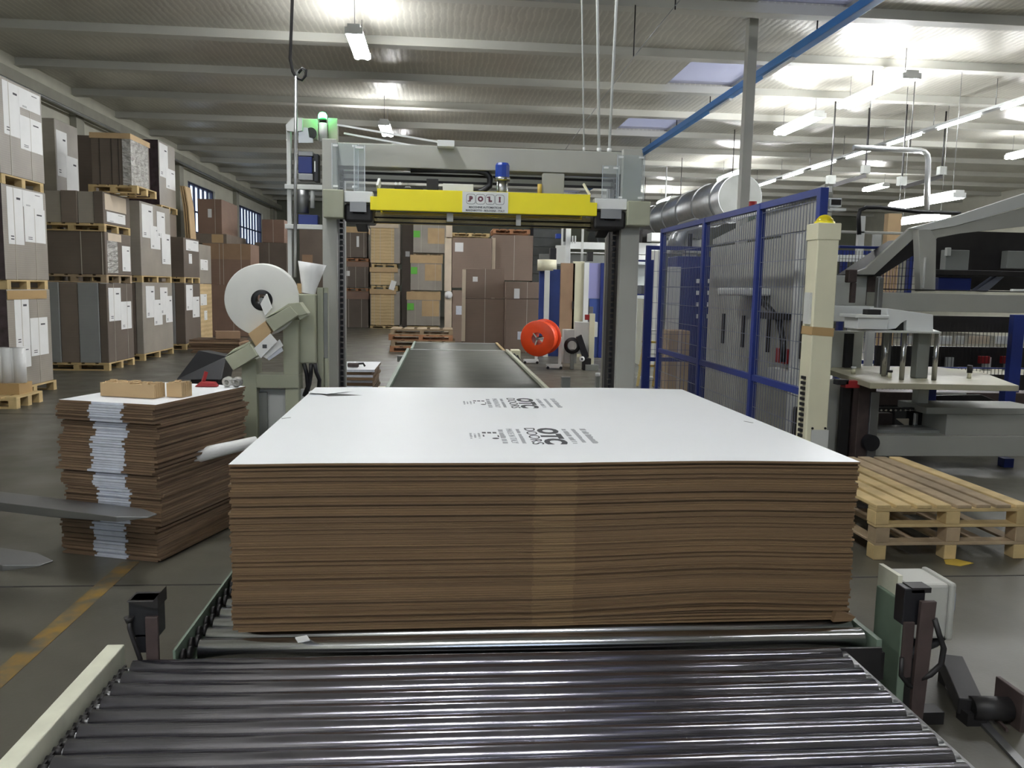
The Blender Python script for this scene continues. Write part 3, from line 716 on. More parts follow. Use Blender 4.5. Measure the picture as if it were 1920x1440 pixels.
E_ = (-7.1, -6.2, 22.08, 23.2)
pallet(E_[0], E_[1], E_[2], E_[3], 0, 'pallet on the floor under the tan load of the left row')
load('carton_load', 'tan carton load with hanging white tags, last of the left row, lower', 'carton load', *E_, .144, 1.60, 'load_tan', papers=sheets((.02, .55, .62, .82), (.3, .55, .35, .52)))
load('carton_load', 'tan carton load with a torn tag, last of the left row, upper', 'carton load', *E_, 1.608, 2.62, 'load_grey', papers=sheets((.1, .7, .35, .62)))
ys_ = thing('cardboard_offcut', 'tall bent tan cardboard boards standing on the fourth left stack', 'cardboard', (-6.3, 21.4, 2.72))
for k in range(3):
    p = [(-6.34+k*.05, 2.722), (-6.31+k*.05, 2.722), (-6.35+k*.05, 3.5), (-6.42+k*.05, 4.0), (-6.45+k*.05, 4.0), (-6.38+k*.05, 3.5)]
    MB().prism(p, 'y', 21.45, 21.9).build('board', 'tan_card', ys_)
load('carton_load', 'plain brown carton block behind the wide brown strapped loads', 'carton load', -7.6, -6.5, 27.45, 29.05, 0, 2.83, 'load_brown')
# --- brown cartons by the window (J, I, K)
def bigbox(label, x0, x1, y0, y1, z0, z1, m='load_red', flap=True, papers=(), straps=()):
    return load('carton_load', label, 'carton load', x0, x1, y0, y1, z0, z1, m, papers=papers, straps=straps, marks=False)
load('carton_load', 'wide brown strapped carton load on the floor behind the paper reel', 'carton load', -7.25, -5.82, 26.2, 27.4, .0, 1.58, 'load_red', straps=[('n', .62), ('n', .95)])
load('carton_load', 'wide brown strapped carton load stacked above the one behind the paper reel', 'carton load', -7.25, -5.82, 26.2, 27.4, 1.582, 2.83, 'load_red', straps=[('n', .35), ('n', .43), ('n', .80)],
     papers=[('n', 0, 1.0, .62, 1.0, 'kraft_face')])
load('carton_load', 'low brown carton tray below the windowside carton', 'carton load', -7.6, -6.6, 26.5, 29.05, 2.832, 3.135, 'load_brown', papers=[('n', .55, .9, .1, .95, 'tan_card')], marks=False)
load('carton_load', 'big brown carton with a small white label in front of the window', 'carton load', -7.59, -6.86, 27.0, 29.05, 3.137, 4.23, 'load_red', papers=[('n', .42, .58, .48, .72, 'paper')], straps=[('n', .72)], marks=False)
load('carton_load', 'dark reddish carton load on the floor right of the wide brown cartons', 'carton load', -6.2, -5.15, 28.5, 29.7, 0, 3.0, 'load_darkbrown', straps=[('n', .45)])
load('carton_load', 'reddish carton box on top of the dark reddish load', 'carton load', -5.95, -5.22, 28.5, 29.7, 3.002, 3.76, 'load_red', straps=[('n', .5)])
load('carton_load', 'brown carton column seen between the gantry tower posts', 'carton load', -4.9, -4.0, 29.5, 30.7, 0, 3.6, 'load_darkbrown', papers=[('n', .1, .5, .62, .74, 'kraft_face')], marks=False)

# ================================================================== left stack of folded blanks near the conveyor
LZ = .94; NL = 64; LR = math.radians(-17.5)
c_fl = Vector((-2.265, 5.10, 0)); W_L, D_L = .655, .98
G2 = 'folded blanks of the pile left of the conveyor'
Rz = Matrix.Rotation(LR, 3, 'Z')
zc = .002; tot = 0; ths = [random.uniform(.8, 1.3) for _ in range(NL)]; sc = (LZ-.002)/sum(ths)
gx = gy = 0
for k in range(NL):
    t = ths[k]*sc
    if k % 7 == 0: gx, gy = random.gauss(0, .010), random.gauss(0, .012)
    jx, jy = gx+random.gauss(0, .006), gy+random.gauss(0, .006)
    if random.random() < .1: jx += random.choice((-.02, .03))
    if k == NL-1: jx = jy = 0
    b = MB(); tt = t*.86
    us = [0, .225, .225, .445, .445, W_L]
    a0, a1 = .225+random.gauss(0, .004), .445+random.gauss(0, .004)
    segs = [(0, a0, 0), (a0, a1, 1), (a1, W_L, 0)]
    for u0, u1, m_ in segs:
        b.box(u0+jx, u1+jx, jy-(.003 if m_ else 0), D_L+jy, zc, zc+tt, mi=m_)
    if k == NL-1: b.mi = [2 if (i % 6) == 1 else mm for i, mm in enumerate(b.mi)]
    b.v = [Rz @ v+c_fl for v in b.v]
    lab = 'folded brown blank with a white middle flap in the pile left of the conveyor'
    if k == NL-1: lab = 'white-faced blank lying topmost on the pile left of the conveyor'
    if k == 0: lab = 'lowest folded blank of the pile left of the conveyor, on the floor'
    tag(b.build('cardboard_blank', ['kraft_dark', 'white_edge', 'white_board']), lab, 'cardboard blank', G2); zc += t
def lp(u, v, z): return Rz @ Vector((u, v, z))+c_fl
# bundle of trimmed strips on top
st = thing('strip_bundle', 'tan bundle of ragged cardboard strips on top of the left pile', 'cardboard', lp(.12, .3, LZ))
r = random.Random(3)
for (u0, u1, v0) in ((.125, .50, .20), (.515, .62, .30)):
    for i in range(5):
        b = MB(); n = 9; v = v0+i*.022
        for j in range(n):
            ua, ub_ = u0+(u1-u0)*j/n, u0+(u1-u0)*(j+1)/n
            b.box(ua, ub_+.0005, v, v+.018, LZ+.001, LZ+.085+r.uniform(-.004, .012))
        b.v = [Rz @ p+c_fl for p in b.v]; b.build('strip', 'tan_card', st)
# rolled white paper poking out of the pile
rp = MB().cyl((-1.60, 5.30, .54), (-1.22, 5.56, .60), .050, .036, n=20)
rp = tag(rp.build('paper_curl', 'paper'), 'curled white paper poking out between the left pile and the big stack', 'paper')
# red dispenser and clear tape on the pile
q = lp(.45, .86, LZ+.001)
td = thing('tape_dispenser', 'red tape dispenser lying at the back of the left pile', 'tape dispenser', q)
MB().prism([(q.x-.09, q.z), (q.x+.06, q.z), (q.x+.04, q.z+.03), (q.x-.05, q.z+.035)], 'y', q.y-.03, q.y+.03).build('body', 'red', td, bevel=.004)
MB().bar((q.x-.04, q.y, q.z+.03), (q.x-.02, q.y+.01, q.z+.10), .03, .02).build('handle', 'red', td)
q2 = lp(.58, .88, LZ+.001)
for k, dx in enumerate((0, .065)):
    c = Vector((q2.x+dx, q2.y-.01*k, LZ+.037))
    tr_ = MB().lathe([(.018, -.018), (.034, -.018), (.034, .018), (.018, .018), (.018, -.018)], c, (.3, 1, .2), 20)
    tag(tr_.build('tape_roll', 'film_clear'), ('clear tape roll next to the red dispenser' if k == 0 else 'clear tape roll at the outer end beside the paper stand'), 'tape roll')
# black open bin behind the pile
bk = thing('black_bin', 'black slanted plastic bin behind the left pile', 'bin', (-2.0, 6.4, 0))
Y0 = 6.45
pa = [at(330, 712, Y0), at(415, 712, Y0), at(424, 668, Y0+.15), at(372, 657, Y0+.3)]
b = MB(); q0, q1, q2_, q3 = pa
b.add([q0, q1, q2_, q3]+[v+Vector((0, .3, -.02)) for v in pa], [(0, 1, 2, 3), (4, 5, 6, 7), (0, 4, 5, 1), (1, 5, 6, 2), (2, 6, 7, 3), (3, 7, 4, 0)])
b.build('bin_shell', 'black_plastic', bk, bevel=.006)
ub('stand', 'dark_metal', bk, q0.x+.08, q1.x-.05, Y0+.1, Y0+.25, 0, q0.z)
# flat cartons on the floor further back
fp = flo(372, 662)
fc = thing('flat_carton_pile', 'low pile of flattened brown cartons on the floor behind the black bin', 'cardboard', fp)
r = random.Random(5)
for i in range(7):
    d = Vector((r.uniform(-.06, .06), r.uniform(-.06, .06), 0))
    MB().box(fp.x-.2+d.x, fp.x+.95+d.x, fp.y+d.y, fp.y+.9+d.y, .002+i*.045, .04+i*.045, rot=Matrix.Rotation(r.uniform(-.05, .05), 3, 'Z')).build('flat_carton', 'kraft_face' if i % 2 else 'kraft_dark', fc)
MB().box(fp.x+.3, fp.x+.85, fp.y+.2, fp.y+.6, .33, .50, rot=Matrix.Rotation(.3, 3, 'Z')).build('folded_carton', 'kraft_face', fc)

# ================================================================== forklift forks reaching in from the left
fk = thing('forklift', 'two grey steel forks reaching in from the left picture edge', 'forklift', (-4.2, 5.2, 0))
d = Vector((-1.09, .45, 0)).normalized(); n_ = Vector((d.y, -d.x, 0))
for i, (tip, zt_) in enumerate(((at(286, 966, 4.62), .0), (at(88, 1055, 3.88), .0))):
    z = tip.z
    b = MB(); L_ = 2.2; w = .095; t = .045
    s0 = [tip+n_*.02, tip-n_*.02]; 
    pts = []
    for s, ww, tt in ((0, .035, .008), (.16, w, .03), (.6, w, .05), (L_, w, .065)):
        c = tip+d*s
        pts += [c+n_*ww+Vector((0, 0, 0)), c-n_*ww, c-n_*ww-Vector((0, 0, tt)), c+n_*ww-Vector((0, 0, tt))]
    fs = [(0, 1, 2, 3), (12, 13, 14, 15)]
    for j in range(3):
        for e in range(4): fs.append((j*4+e, j*4+(e+1) % 4, j*4+4+(e+1) % 4, j*4+4+e))
    b.add(pts, fs); b.build('fork', 'steel_dull', fk, bevel=.003)
    e = tip+d*L_; MB().box(e.x-.06, e.x+.02, e.y-.06, e.y+.06, z-.05, 1.0).build('fork_shank', 'dark_metal', fk)
m0 = at(286, 966, 4.62)+d*2.25; m1 = at(88, 1055, 3.88)+d*2.25
for zz in (.35, .8): MB().bar((m0.x-.08, m0.y, zz), (m1.x-.08, m1.y, zz), .06, .1).build('carriage_bar', 'dark_metal', fk)
for c in (m0, m1): ub('mast_rail', 'dark_metal', fk, c.x-.26, c.x-.12, c.y-.05, c.y+.05, 0, 2.0)
# ================================================================== strapping gantry
GY = 7.2
gt = thing('strapping_gantry', 'grey strapping gantry with a yellow crosshead above the conveyor', 'gantry', (.32, GY, 0))
XLp0, XLp1 = at(605, 500, GY).x, at(632, 500, GY).x
XRp0, XRp1 = at(1162, 500, GY).x, at(1197, 500, GY).x
for side, (a, b_) in (('l', (XLp0, XLp1)), ('r', (XRp0, XRp1))):
    p = MB().box(a, b_, GY, GY+.08, 0, 2.86).build('post', 'machine_grey', gt, bevel=.005)
    inner = b_ if side == 'l' else a; s = 1 if side == 'l' else -1
    MB().box(min(inner, inner-s*.02), max(inner, inner-s*.02), GY+.08, GY+.62, 0, 2.7).build('post_web', 'black_plastic', gt)
    MB().box(a, b_, GY+.62, GY+.70, 0, 2.7).build('rear_post', 'machine_grey', gt)
    ck = MB()
    for i in range(52): ck.box(min(inner, inner+s*.025), max(inner, inner+s*.025), GY+.22, GY+.30, .05+i*.05, .085+i*.05)
    tag(ck.build('lift_chain', 'black_plastic', gt), kind='stuff')
    ub('guide_bar', 'steel_dull', gt, inner+s*.002-.004, inner+s*.002+.004, GY+.50, GY+.56, .02, 2.6)
MB().box(XLp0-.0, XRp1+.03, GY+.09, GY+.30, at(900, 319, GY+.09).z, at(900, 276, GY+.09).z).build('top_beam', 'machine_grey', gt, bevel=.006)
MB().box(XLp1, XRp0, GY+.5, GY+.62, 2.60, 2.68).build('rear_beam', 'machine_dim', gt)
for zz in (2.56, 2.62): MB().box(XLp1, XRp0, GY+.31, GY+.34, zz, zz+.02).build('guide_rail', 'dark_metal', gt)
# yellow crosshead
yb = 7.05
q = [at(707, 352, yb), at(1107, 366, yb), at(1120, 381, yb), at(1120, 405.5, yb), at(694, 393, yb), at(694, 367, yb)]
zt_, zb2 = (q[0].z+q[1].z)/2, (q[3].z+q[4].z)/2; zm_ = (q[2].z+q[5].z)/2
yx0, yx1, ye0, ye1 = q[0].x, q[1].x, q[5].x, q[2].x
MB().prism([(yx0, zt_), (yx1, zt_), (yx1, zm_), (ye1, zm_), (ye1, zb2), (ye0, zb2), (ye0, zm_), (yx0, zm_)], 'y', yb, yb+.05).build('crosshead', 'yellow', gt, bevel=.004)
MB().box(yx0+.02, yx1-.02, yb+.05, yb+.42, zb2+.02, zb2+.05).build('crosshead_plate', 'machine_dim', gt)
MB().box(yx0, yx1, yb+.40, yb+.44, zb2, zt_-.06).build('rear_crosshead', 'yellow', gt)
# sign
s0, s1 = at(867, 359, yb).x, at(953, 362, yb).x
sg = MB().box(s0, s1, yb-.006, yb-.0005, zb2+.002, zt_-.003).build('sign_plate', 'machine_white', gt)
sw_, sh = s1-s0, zt_-zb2
def smat(x, z): return Matrix.Translation((x, yb-.0068, z)) @ Matrix.Rotation(math.pi/2, 4, 'X')
for i, chh in enumerate('POLI'):
    cx = s0+sw_*(.185+.21*i); cz = zb2+sh*.63; hw, hh = sw_*.10, sh*.235
    text_mesh('letter', chh, 'logo_maroon', sg, sh*.30, smat(cx, cz), bold=.004)
    for dz in (-sh*.098, sh*.098):                                        # slab serifs
        if chh == 'O' or (chh == 'P' and dz > 0) or (chh == 'L' and dz < 0): continue
        dx = {'P': -.017, 'L': -.019, 'I': 0}[chh]
        ub('serif', 'logo_maroon', sg, cx+dx-.009, cx+dx+.009, yb-.0073, yb-.0064, cz+dz-.004, cz+dz+.004)
    fr = MB(); n = 24; pts = []
    for r_ in (1.0, .93):
        for k in range(n):
            a = 2*math.pi*k/n+.13; ca, sa = math.cos(a), math.sin(a)
            e = 5; f_ = (abs(ca)**e+abs(sa)**e)**(-1/e)
            pts.append((cx+hw*f_*ca*r_, yb-.0066, cz+hh*f_*sa*r_))
    fr.add(pts, [(k, (k+1) % n, n+(k+1) % n, n+k) for k in range(n)]); fr.build('letter_frame', 'ink', sg)
text_mesh('caption', 'MACCHINE AUTOMATICHE', 'ink', sg, sh*.125, smat((s0+s1)/2, zb2+sh*.25), bold=.0006)
text_mesh('caption', 'MARZABOTTO - BOLOGNA - ITALY', 'ink', sg, sh*.115, smat((s0+s1)/2, zb2+sh*.10), bold=.0006)
# end carriages
for side in (0, 1):
    if side == 0: a, c = at(606, 355, 7.05), at(645, 409, 7.05)
    else: a, c = at(1176, 377, 7.05), at(1217, 424, 7.05)
    MB().box(a.x, c.x, 7.02, GY-.001, c.z, a.z).build('carriage_box', 'machine_greygreen', gt, bevel=.008)
    if side == 0: xi0, xi1 = c.x, ye0+.02
    else: xi0, xi1 = ye1-.02, a.x
    MB().box(xi0, xi1, 7.06, 7.16, zb2-.0+.06, zb2+.15).build('carriage_arm', 'machine_white', gt, bevel=.004)
    MB().box(xi0, xi1, 7.08, 7.5, zb2-.10, zb2+.05).build('drive_housing', 'dark_metal', gt, bevel=.02)
    MB().bar(((xi0+xi1)/2, 7.05, zb2+.02), ((xi0+xi1)/2, 7.5, zb2-.12), .10, .08).build('cable_chain', 'black_plastic', gt, bevel=.01)
    MB().box(min(xi0, xi1)+.05, max(xi0, xi1)-.05, 7.03, 7.05, zb2-.02, zb2+.06).build('bracket', 'steel_dull', gt)
# side guards of clear plastic with frames
for (u0, v0, u1, v1, Y) in ((622, 268, 672, 355, GY-.03), (664, 272, 684, 370, GY-.06), (1158, 290, 1206, 376, GY-.03), (1130, 310, 1158, 395, GY-.06)):
    a, c = at(u0, v0, Y), at(u1, v1, Y)
    g = MB().box(a.x, c.x, Y-.003, Y, c.z, a.z).build('guard_panel', 'plexi', gt)
    for xx in (a.x, c.x): ub('guard_edge', 'galv', g, xx-.003, xx+.003, Y-.006, Y+.002, c.z, a.z)
    for xx in (a.x+.03, c.x-.03):
        for zz in (a.z-.02, c.z+.02): ub('guard_clip', 'machine_white', g, xx-.02, xx+.02, Y-.012, Y-.003, zz-.008, zz+.008)
# skirt below the crosshead
a, c = at(694, 400, yb+.2), at(1118, 430, yb+.2)
MB().box(a.x, c.x, yb+.2, yb+.204, c.z, zb2).build('skirt_sheet', 'smoke_sheet', gt)
for dz in (.045, .085): MB().cyl((a.x-.05, yb+.18, zb2-dz), (c.x+.06, yb+.18, zb2-dz), .007, n=8).build('tie_rod', 'dark_metal', gt)
ub('hold_down', 'machine_light', gt, at(970, 400, yb).x, at(979, 400, yb).x, yb+.1, yb+.12, zb2-.09, zb2)
ub('hold_down', 'machine_light', gt, at(838, 400, yb).x, at(850, 400, yb).x, yb+.1, yb+.12, zb2-.07, zb2)
# motor on the crosshead
mx = at(942, 330, yb+.15).x; z0, z1, z2 = zt_-.04, at(942, 333, yb+.15).z, at(942, 306, yb+.15).z
mo = MB().lathe([(0, 0), (.062, 0), (.062, z2-z1-.02), (.05, z2-z1), (0, z2-z1)], (mx, yb+.15, z1), (0, 0, 1), 10, False).build('motor', 'blue_motor', gt)
MB().cyl((mx, yb+.15, z1-.03), (mx, yb+.15, z1), .066, n=20).build('motor_flange', 'steel', gt)
MB().cyl((mx, yb+.15, z0), (mx, yb+.15, z1-.03), .048, n=20).build('motor_body', 'galv', gt)
for k in range(4):
    a = k*math.pi/2+.7; MB().cyl((mx+.055*math.cos(a), yb+.15+.055*math.sin(a), z0), (mx+.055*math.cos(a), yb+.15+.055*math.sin(a), z1-.03), .008, n=8).build('motor_rod', 'steel', gt)
hp = [at(x, y, yb+.3) for x, y in ((770, 318), (830, 318), (895, 320), (912, 324), (919, 334), (918, 348), (905, 358), (888, 362))]
MB().tube(hp, .028, 12).build('cable_chain', 'black_plastic', gt)
a, c = at(830, 346, yb+.2), at(887, 359, yb+.2); MB().box(a.x, c.x, yb+.12, yb+.25, zt_-.06, a.z).build('valve_block', 'machine_white', gt, bevel=.004)
a = at(800, 337, yb+.2); MB().box(a.x, a.x+.10, yb+.12, yb+.25, zt_-.06, a.z).build('valve_block', 'dark_metal', gt, bevel=.004)
a = at(745, 350, yb+.2); MB().box(a.x-.02, a.x+.22, yb+.15, yb+.25, zt_-.06, zt_+.03).build('valve_block', 'dark_metal', gt)
for u in (742, 750): 
    w = at(u, 344, yb+.14); MB().cyl((w.x, w.y, w.z), (w.x, w.y+.03, w.z), .012, n=10).build('gauge', 'machine_white', gt)
a, c = at(1017, 326, GY+.05), at(1056, 362, GY+.05); MB().box(a.x, c.x, GY+.0, GY+.08, zt_-.05, a.z).build('centre_bracket', 'machine_grey', gt, bevel=.004)
w = at(1012, 352, GY); MB().cyl((w.x, GY, zt_-.03), (w.x, GY, w.z+.03), .02, n=12).build('yellow_pin', 'yellow_dull', gt)
w0, w1 = at(712, 340, yb+.1), at(708, 353, yb+.02); MB().bar(w0, w1, .02, .06).build('end_strut', 'machine_light', gt)
w0, w1 = at(1094, 345, yb+.1), at(1106, 366, yb+.02); MB().bar(w0, w1, .012, .02).build('end_strut', 'machine_cream', gt)
# tower on the left with lifting drive
x0, x1 = at(540, 400, GY+.1).x, at(598, 400, GY+.1).x
tz = at(570, 222, GY+.1).z
MB().box(x0, x0+.035, GY+.06, GY+.12, 0, at(545, 240, GY+.1).z).build('tower_post', 'machine_light', gt, bevel=.003)
for v, hgt in ((352, 9), (426, 9), (560, 9)):
    z = at(565, v, GY+.1).z; MB().box(x0-.015, XLp0, GY+.03, GY+.07, z-.02, z+.02).build('tower_rung', 'machine_light', gt, bevel=.003)
def tb(n, u0, v0, u1, v1, m, y=GY+.08, dep=.12, bev=.004):
    a, c = at(u0, v0, y), at(u1, v1, y); return MB().box(a.x, c.x, y, y+dep, c.z, a.z).build(n, m, gt, bevel=bev)
tb('drive_cover', 559, 293, 585, 325, 'blue_navy'); tb('drive_plate', 559, 283, 587, 293, 'steel_dull'); tb('drive_plate', 559, 325, 587, 338, 'steel_dull')
tb('drive_cover', 559, 402, 596, 422, 'blue_navy'); tb('valve_strip', 588, 288, 597, 340, 'black_plastic'); tb('valve_strip_label', 589, 302, 591.5, 322, 'machine_white', GY+.075, .01, 0)
w0, w1 = at(567, 356, GY+.15), at(567, 400, GY+.15); MB().cyl(w0, w1, .055, n=20).build('gear_motor', 'steel_dull', gt)
w0, w1 = at(586, 358, GY+.14), at(586, 390, GY+.14); MB().cyl(w0, w1, .02, n=12).build('air_cylinder', 'machine_light', gt)
a0 = [at(u, v, GY+.05) for u, v in ((537, 235), (551, 222), (568, 222), (568, 246), (552, 248), (538, 246))]
MB().prism([(p.x, p.z) for p in a0], 'y', GY+.02, GY+.05).build('tower_head', 'machine_light', gt)
a0 = [at(u, v, GY+.05) for u, v in ((560, 248), (570, 239), (577, 240), (580, 258), (587, 260), (587, 268), (560, 268))]
MB().prism([(p.x, p.z) for p in a0], 'y', GY+.04, GY+.06).build('head_plate', 'galv', gt)
tb('head_housing', 560, 222, 595, 262, 'machine_greygreen', GY+.10, .06); tb('head_housing', 615, 221, 633, 268, 'machine_greygreen', GY+.10, .06)
MB().lathe([(0, 0), (.045, 0), (.045, .02), (0, .02)], at(584, 250, GY+.09), (0, -1, 0), 18, False).build('pulley', 'dark_metal', gt)
w0, w1 = at(606, 266, GY+.05), at(606, 231, GY+.05); MB().cyl(w0, w1, .034, n=20).build('beacon_mast', 'machine_light', gt)
w1b = at(605, 222, GY+.05); MB().cyl(w1, w1b, .03, n=20).build('beacon_base', 'dark_metal', gt)
MB().lathe([(.034, 0), (.036, .025), (.024, .045), (0, .052)], w1b, (0, 0, 1), 20).build('beacon', 'green_light', gt)
# sensor bar across the top
w0, w1 = at(632, 234, GY), at(826, 267, GY); MB().bar(w0, w1, .015, .015).build('cross_bar', 'machine_white', gt)
w0, w1 = at(645, 250, GY+.1), at(790, 276, GY+.1); MB().bar(w0, w1, .015, .015).build('cross_bar', 'machine_white', gt)
a, c = at(820, 262, GY-.02), at(852, 275, GY-.02); MB().box(a.x, c.x, GY-.02, GY+.1, c.z, a.z).build('sensor_box', 'machine_white', gt, bevel=.003)

# conduits rising to the roof
def conduit(u0, v0, u1, v1, lab, r_=.013):
    a = at(u0, v0, GY+.2); a.z = 2.86; b = at(u1, v1, GY+.2); k = (ZC-a.z)/(b.z-a.z); b = a+(b-a)*k
    t = thing('conduit_pole', lab, 'pipe', a); MB().cyl(a, b, r_, n=10).build('pole', 'machine_white', t); MB().cyl(a, a+(b-a)*.01, r_*1.6, n=10).build('collar', 'machine_white', t)
conduit(1123, 288, 1120, 0, 'white conduit pole above the gantry, left of the pair')
conduit(1142, 288, 1156, 0, 'white conduit pole above the gantry, right of the pair')
conduit(1095, 284, 1094, 215, 'thin white conduit above the gantry beside the pole pair', .007)

# ================================================================== hanging cable with steel rod
hc = thing('hanging_rod', 'steel rod hanging on a dark cable loop beside the gantry tower', 'rod', at(553, 500, 6.6))
MB().tube([at(548, -20, 6.6), at(548, 0, 6.6), at(546, 60, 6.6), at(544, 110, 6.6), at(549, 134, 6.6), at(556, 146, 6.6), at(566, 150, 6.6), at(573, 142, 6.6), at(574, 132, 6.6), at(567, 128, 6.6), at(559, 137, 6.6)], .012, 10).build('cable', 'dark_metal', hc)
t0 = at(548, -20, 6.6); MB().cyl(t0, (t0.x, t0.y, ZC), .012, n=8).build('cable_drop', 'dark_metal', hc)
MB().cyl(at(555, 143, 6.6), at(553, 520, 6.6), .013, n=12).build('rod', 'galv', hc)
MB().tube([at(555, 148, 6.6), at(558, 136, 6.6), at(566, 129, 6.6), at(571, 133, 6.6)], .011, 8).build('hook', 'galv', hc)

# ================================================================== paper reel stand
RY = 6.35
rs = thing('reel_stand', 'grey-green stand with slanted control boxes holding the paper reel', 'machine', (-1.2, RY, 0))
def rb(n, u0, v0, u1, v1, m='machine_greygreen', y=RY, dep=.2, bev=.006, z0=None, par=rs):
    a, c = at(u0, v0, y), at(u1, v1, y); return MB().box(a.x, c.x, y, y+dep, c.z if z0 is None else z0, a.z).build(n, m, par, bevel=bev)
def slab(n, pts, y, dep, m='machine_greygreen', par=rs, bev=.005):
    return MB().prism([(at(u, v, y).x, at(u, v, y).z) for u, v in pts], 'y', y, y+dep).build(n, m, par, bevel=bev)
rb('column', 530, 600, 560, 704, y=RY+.05, dep=.2); rb('column', 452, 672, 481, 704, y=RY+.05, dep=.2, z0=0)
rb('column', 534, 700, 560, 727, y=RY+.06, dep=.2, z0=0)
rb('cross_beam', 480, 702, 560, 728, y=RY+.03, dep=.2)
rb('base_panel', 481, 729, 572, 800, 'machine_light', y=RY+.15, dep=.05, z0=0); rb('base_panel', 482, 735, 502, 800, 'machine_dim', y=RY+.12, dep=.02, z0=.2)
rb('cabinet', 541, 551, 592, 681, y=RY+.12, dep=.22, bev=.008); rb('cabinet_lip', 537, 551, 543, 580, 'steel_dull', y=RY+.1, dep=.2)
rb('side_channel', 594, 539, 607, 727, y=RY+.20, dep=.2, z0=0); rb('side_channel', 607, 539, 616, 727, y=RY+.22, dep=.05, z0=0)
rb('channel_slot', 606, 549, 615, 672, 'machine_dim', y=RY+.215, dep=.01)
slab('control_box', [(497, 600), (543, 574), (559, 591), (513, 622)], RY-.12, .16)
slab('control_box_lid', [(496, 597), (541, 569), (562, 567), (577, 588), (559, 593), (543, 575)], RY-.10, .14)
slab('control_box', [(421, 671), (468, 645), (483, 667), (437, 695)], RY-.14, .16)
slab('control_box_lid', [(421, 669), (437, 655), (468, 640), (469, 645)], RY-.12, .14)
slab('cable_box', [(556, 590), (577, 588), (576, 592), (562, 600)], RY-.08, .10)
# cardboard wedge and label cards between the boxes
cw = slab('carton_wedge', [(465, 626), (497, 602), (509, 622), (481, 653)], RY-.08, .10, 'tan_card')
slab('label_card', [(476, 653), (507, 625), (520, 640), (489, 672)], RY-.10, .004, 'paper')
slab('label_card', [(492, 668), (524, 636), (531, 648), (500, 673)], RY-.06, .004, 'paper')
slab('label_card', [(500, 672), (528, 650), (531, 658), (504, 676)], RY-.05, .004, 'white_edge')
ub('label_print', 'ink', rs, at(492, 651, RY-.105).x, at(500, 645, RY-.105).x, RY-.1045, RY-.1005, at(492, 653, RY-.105).z, at(492, 646, RY-.105).z)
for pts in (((570, 682), (575, 700), (577, 725), (570, 742)), ((583, 682), (583, 700), (580, 720), (574, 742)), ((590, 682), (593, 698), (599, 712), (598, 727))):
    MB().tube([at(u, v, RY+.1+.02*i) for i, (u, v) in enumerate(pts)], .016, 10).build('hose', 'black_plastic', rs)
# reel
rc = at(492, 562, RY+.05); ax = Vector((.12, -1, -.05)).normalized()
pr = thing('paper_reel', 'large white paper reel with a black core on the grey-green stand', 'paper reel', (rc.x, rc.y, rc.z-.27))
MB().lathe([(.078, .05), (.262, .05), (.268, .046), (.268, -.14), (.262, -.145), (.078, -.145)], rc, ax, 56).build('paper_winding', 'paper_roll', pr)
MB().lathe([(.045, .056), (.078, .056), (.078, -.145), (.045, -.145), (.045, .056)], rc, ax, 32).build('core', 'black_plastic', pr)
MB().cyl(rc-ax*.2, rc+ax*.06, .02, n=12).build('spindle', 'steel', pr)
fcup = MB(); 
a0 = [at(488, 570, RY-.05), at(499, 551, RY-.05), at(509, 578, RY-.05), at(497, 592, RY-.05)]
fcup.add([p for p in a0]+[p+Vector((.004, .02, 0)) for p in a0], [(0, 1, 2, 3), (4, 5, 6, 7), (0, 4, 5, 1), (1, 5, 6, 2), (2, 6, 7, 3), (3, 7, 4, 0)]); fcup.build('paper_tail', 'paper', pr)
ub('spindle_arm', 'machine_greygreen', rs, rc.x+.02, rc.x+.28, RY+.22, RY+.27, rc.z-.04, rc.z+.03)
# white cone of paper on the cabinet
cz = at(578, 550, RY+.2); ct = at(592, 492, RY+.2)
cn = thing('paper_cone', 'rolled white paper cone standing on the stand cabinet', 'paper', cz)
MB().add([], []).lathe([(.056, 0), (.062, .06), (.085, .15), (.108, .235), (.104, .235), (.081, .15), (.058, .06), (.052, .004)], cz, (.14, 0, 1), 28).build('cone', 'white_cup', cn)
w = at(562, 545, RY+.2); tag(MB().box(w.x-.012, w.x+.018, RY+.16, RY+.22, cz.z, cz.z+.075).build('small_carton', 'tan_card'), 'small tan carton beside the white paper cone', 'box')
# ================================================================== far conveyor beyond the gantry
fx0, fx1 = -.575, 1.24
fcv = thing('roller_conveyor', 'long grey outfeed roller conveyor beyond the gantry', 'conveyor', (.33, 12, 0))
first = None; y = 7.95; n = 0
while y < 17.9:
    if first is None: first = MB().cyl((fx0, y, ZR-.03), (fx1, y, ZR-.03), .03, n=14).build('roller', 'belt', fcv); y_first = y
    else:
        o = first.copy(); COL.objects.link(o); o.location = first.location+Vector((0, y-y_first, 0))
    y += .075
for x, s in ((fx0, -1), (fx1, 1)):
    MB().box(min(x+s*.01, x+s*.06), max(x+s*.01, x+s*.06), 7.9, 15.85, .32, ZR+.03).build('side_rail', 'rail_cream' if s > 0 else 'rail_green', fcv, bevel=.004)
    MB().box(min(x-s*.05, x-s*.0), max(x-s*.05, x-s*.0), 15.9, 17.95, .32, ZR+.02).build('side_rail', 'tan_card' if s > 0 else 'rail_green', fcv, bevel=.004)
    for yy in (8.3, 12, 15.6, 17.6): ub('leg', 'rail_green', fcv, x+s*.03-.03, x+s*.03+.03, yy-.03, yy+.03, 0, .32)
MB().box(fx0, fx1, 15.84, 15.90, ZR-.04, ZR+.004).build('transfer_plate', 'machine_light', fcv)
MB().box(fx0, fx1, 17.92, 17.96, ZR-.10, ZR+.004).build('end_plate', 'machine_light', fcv)
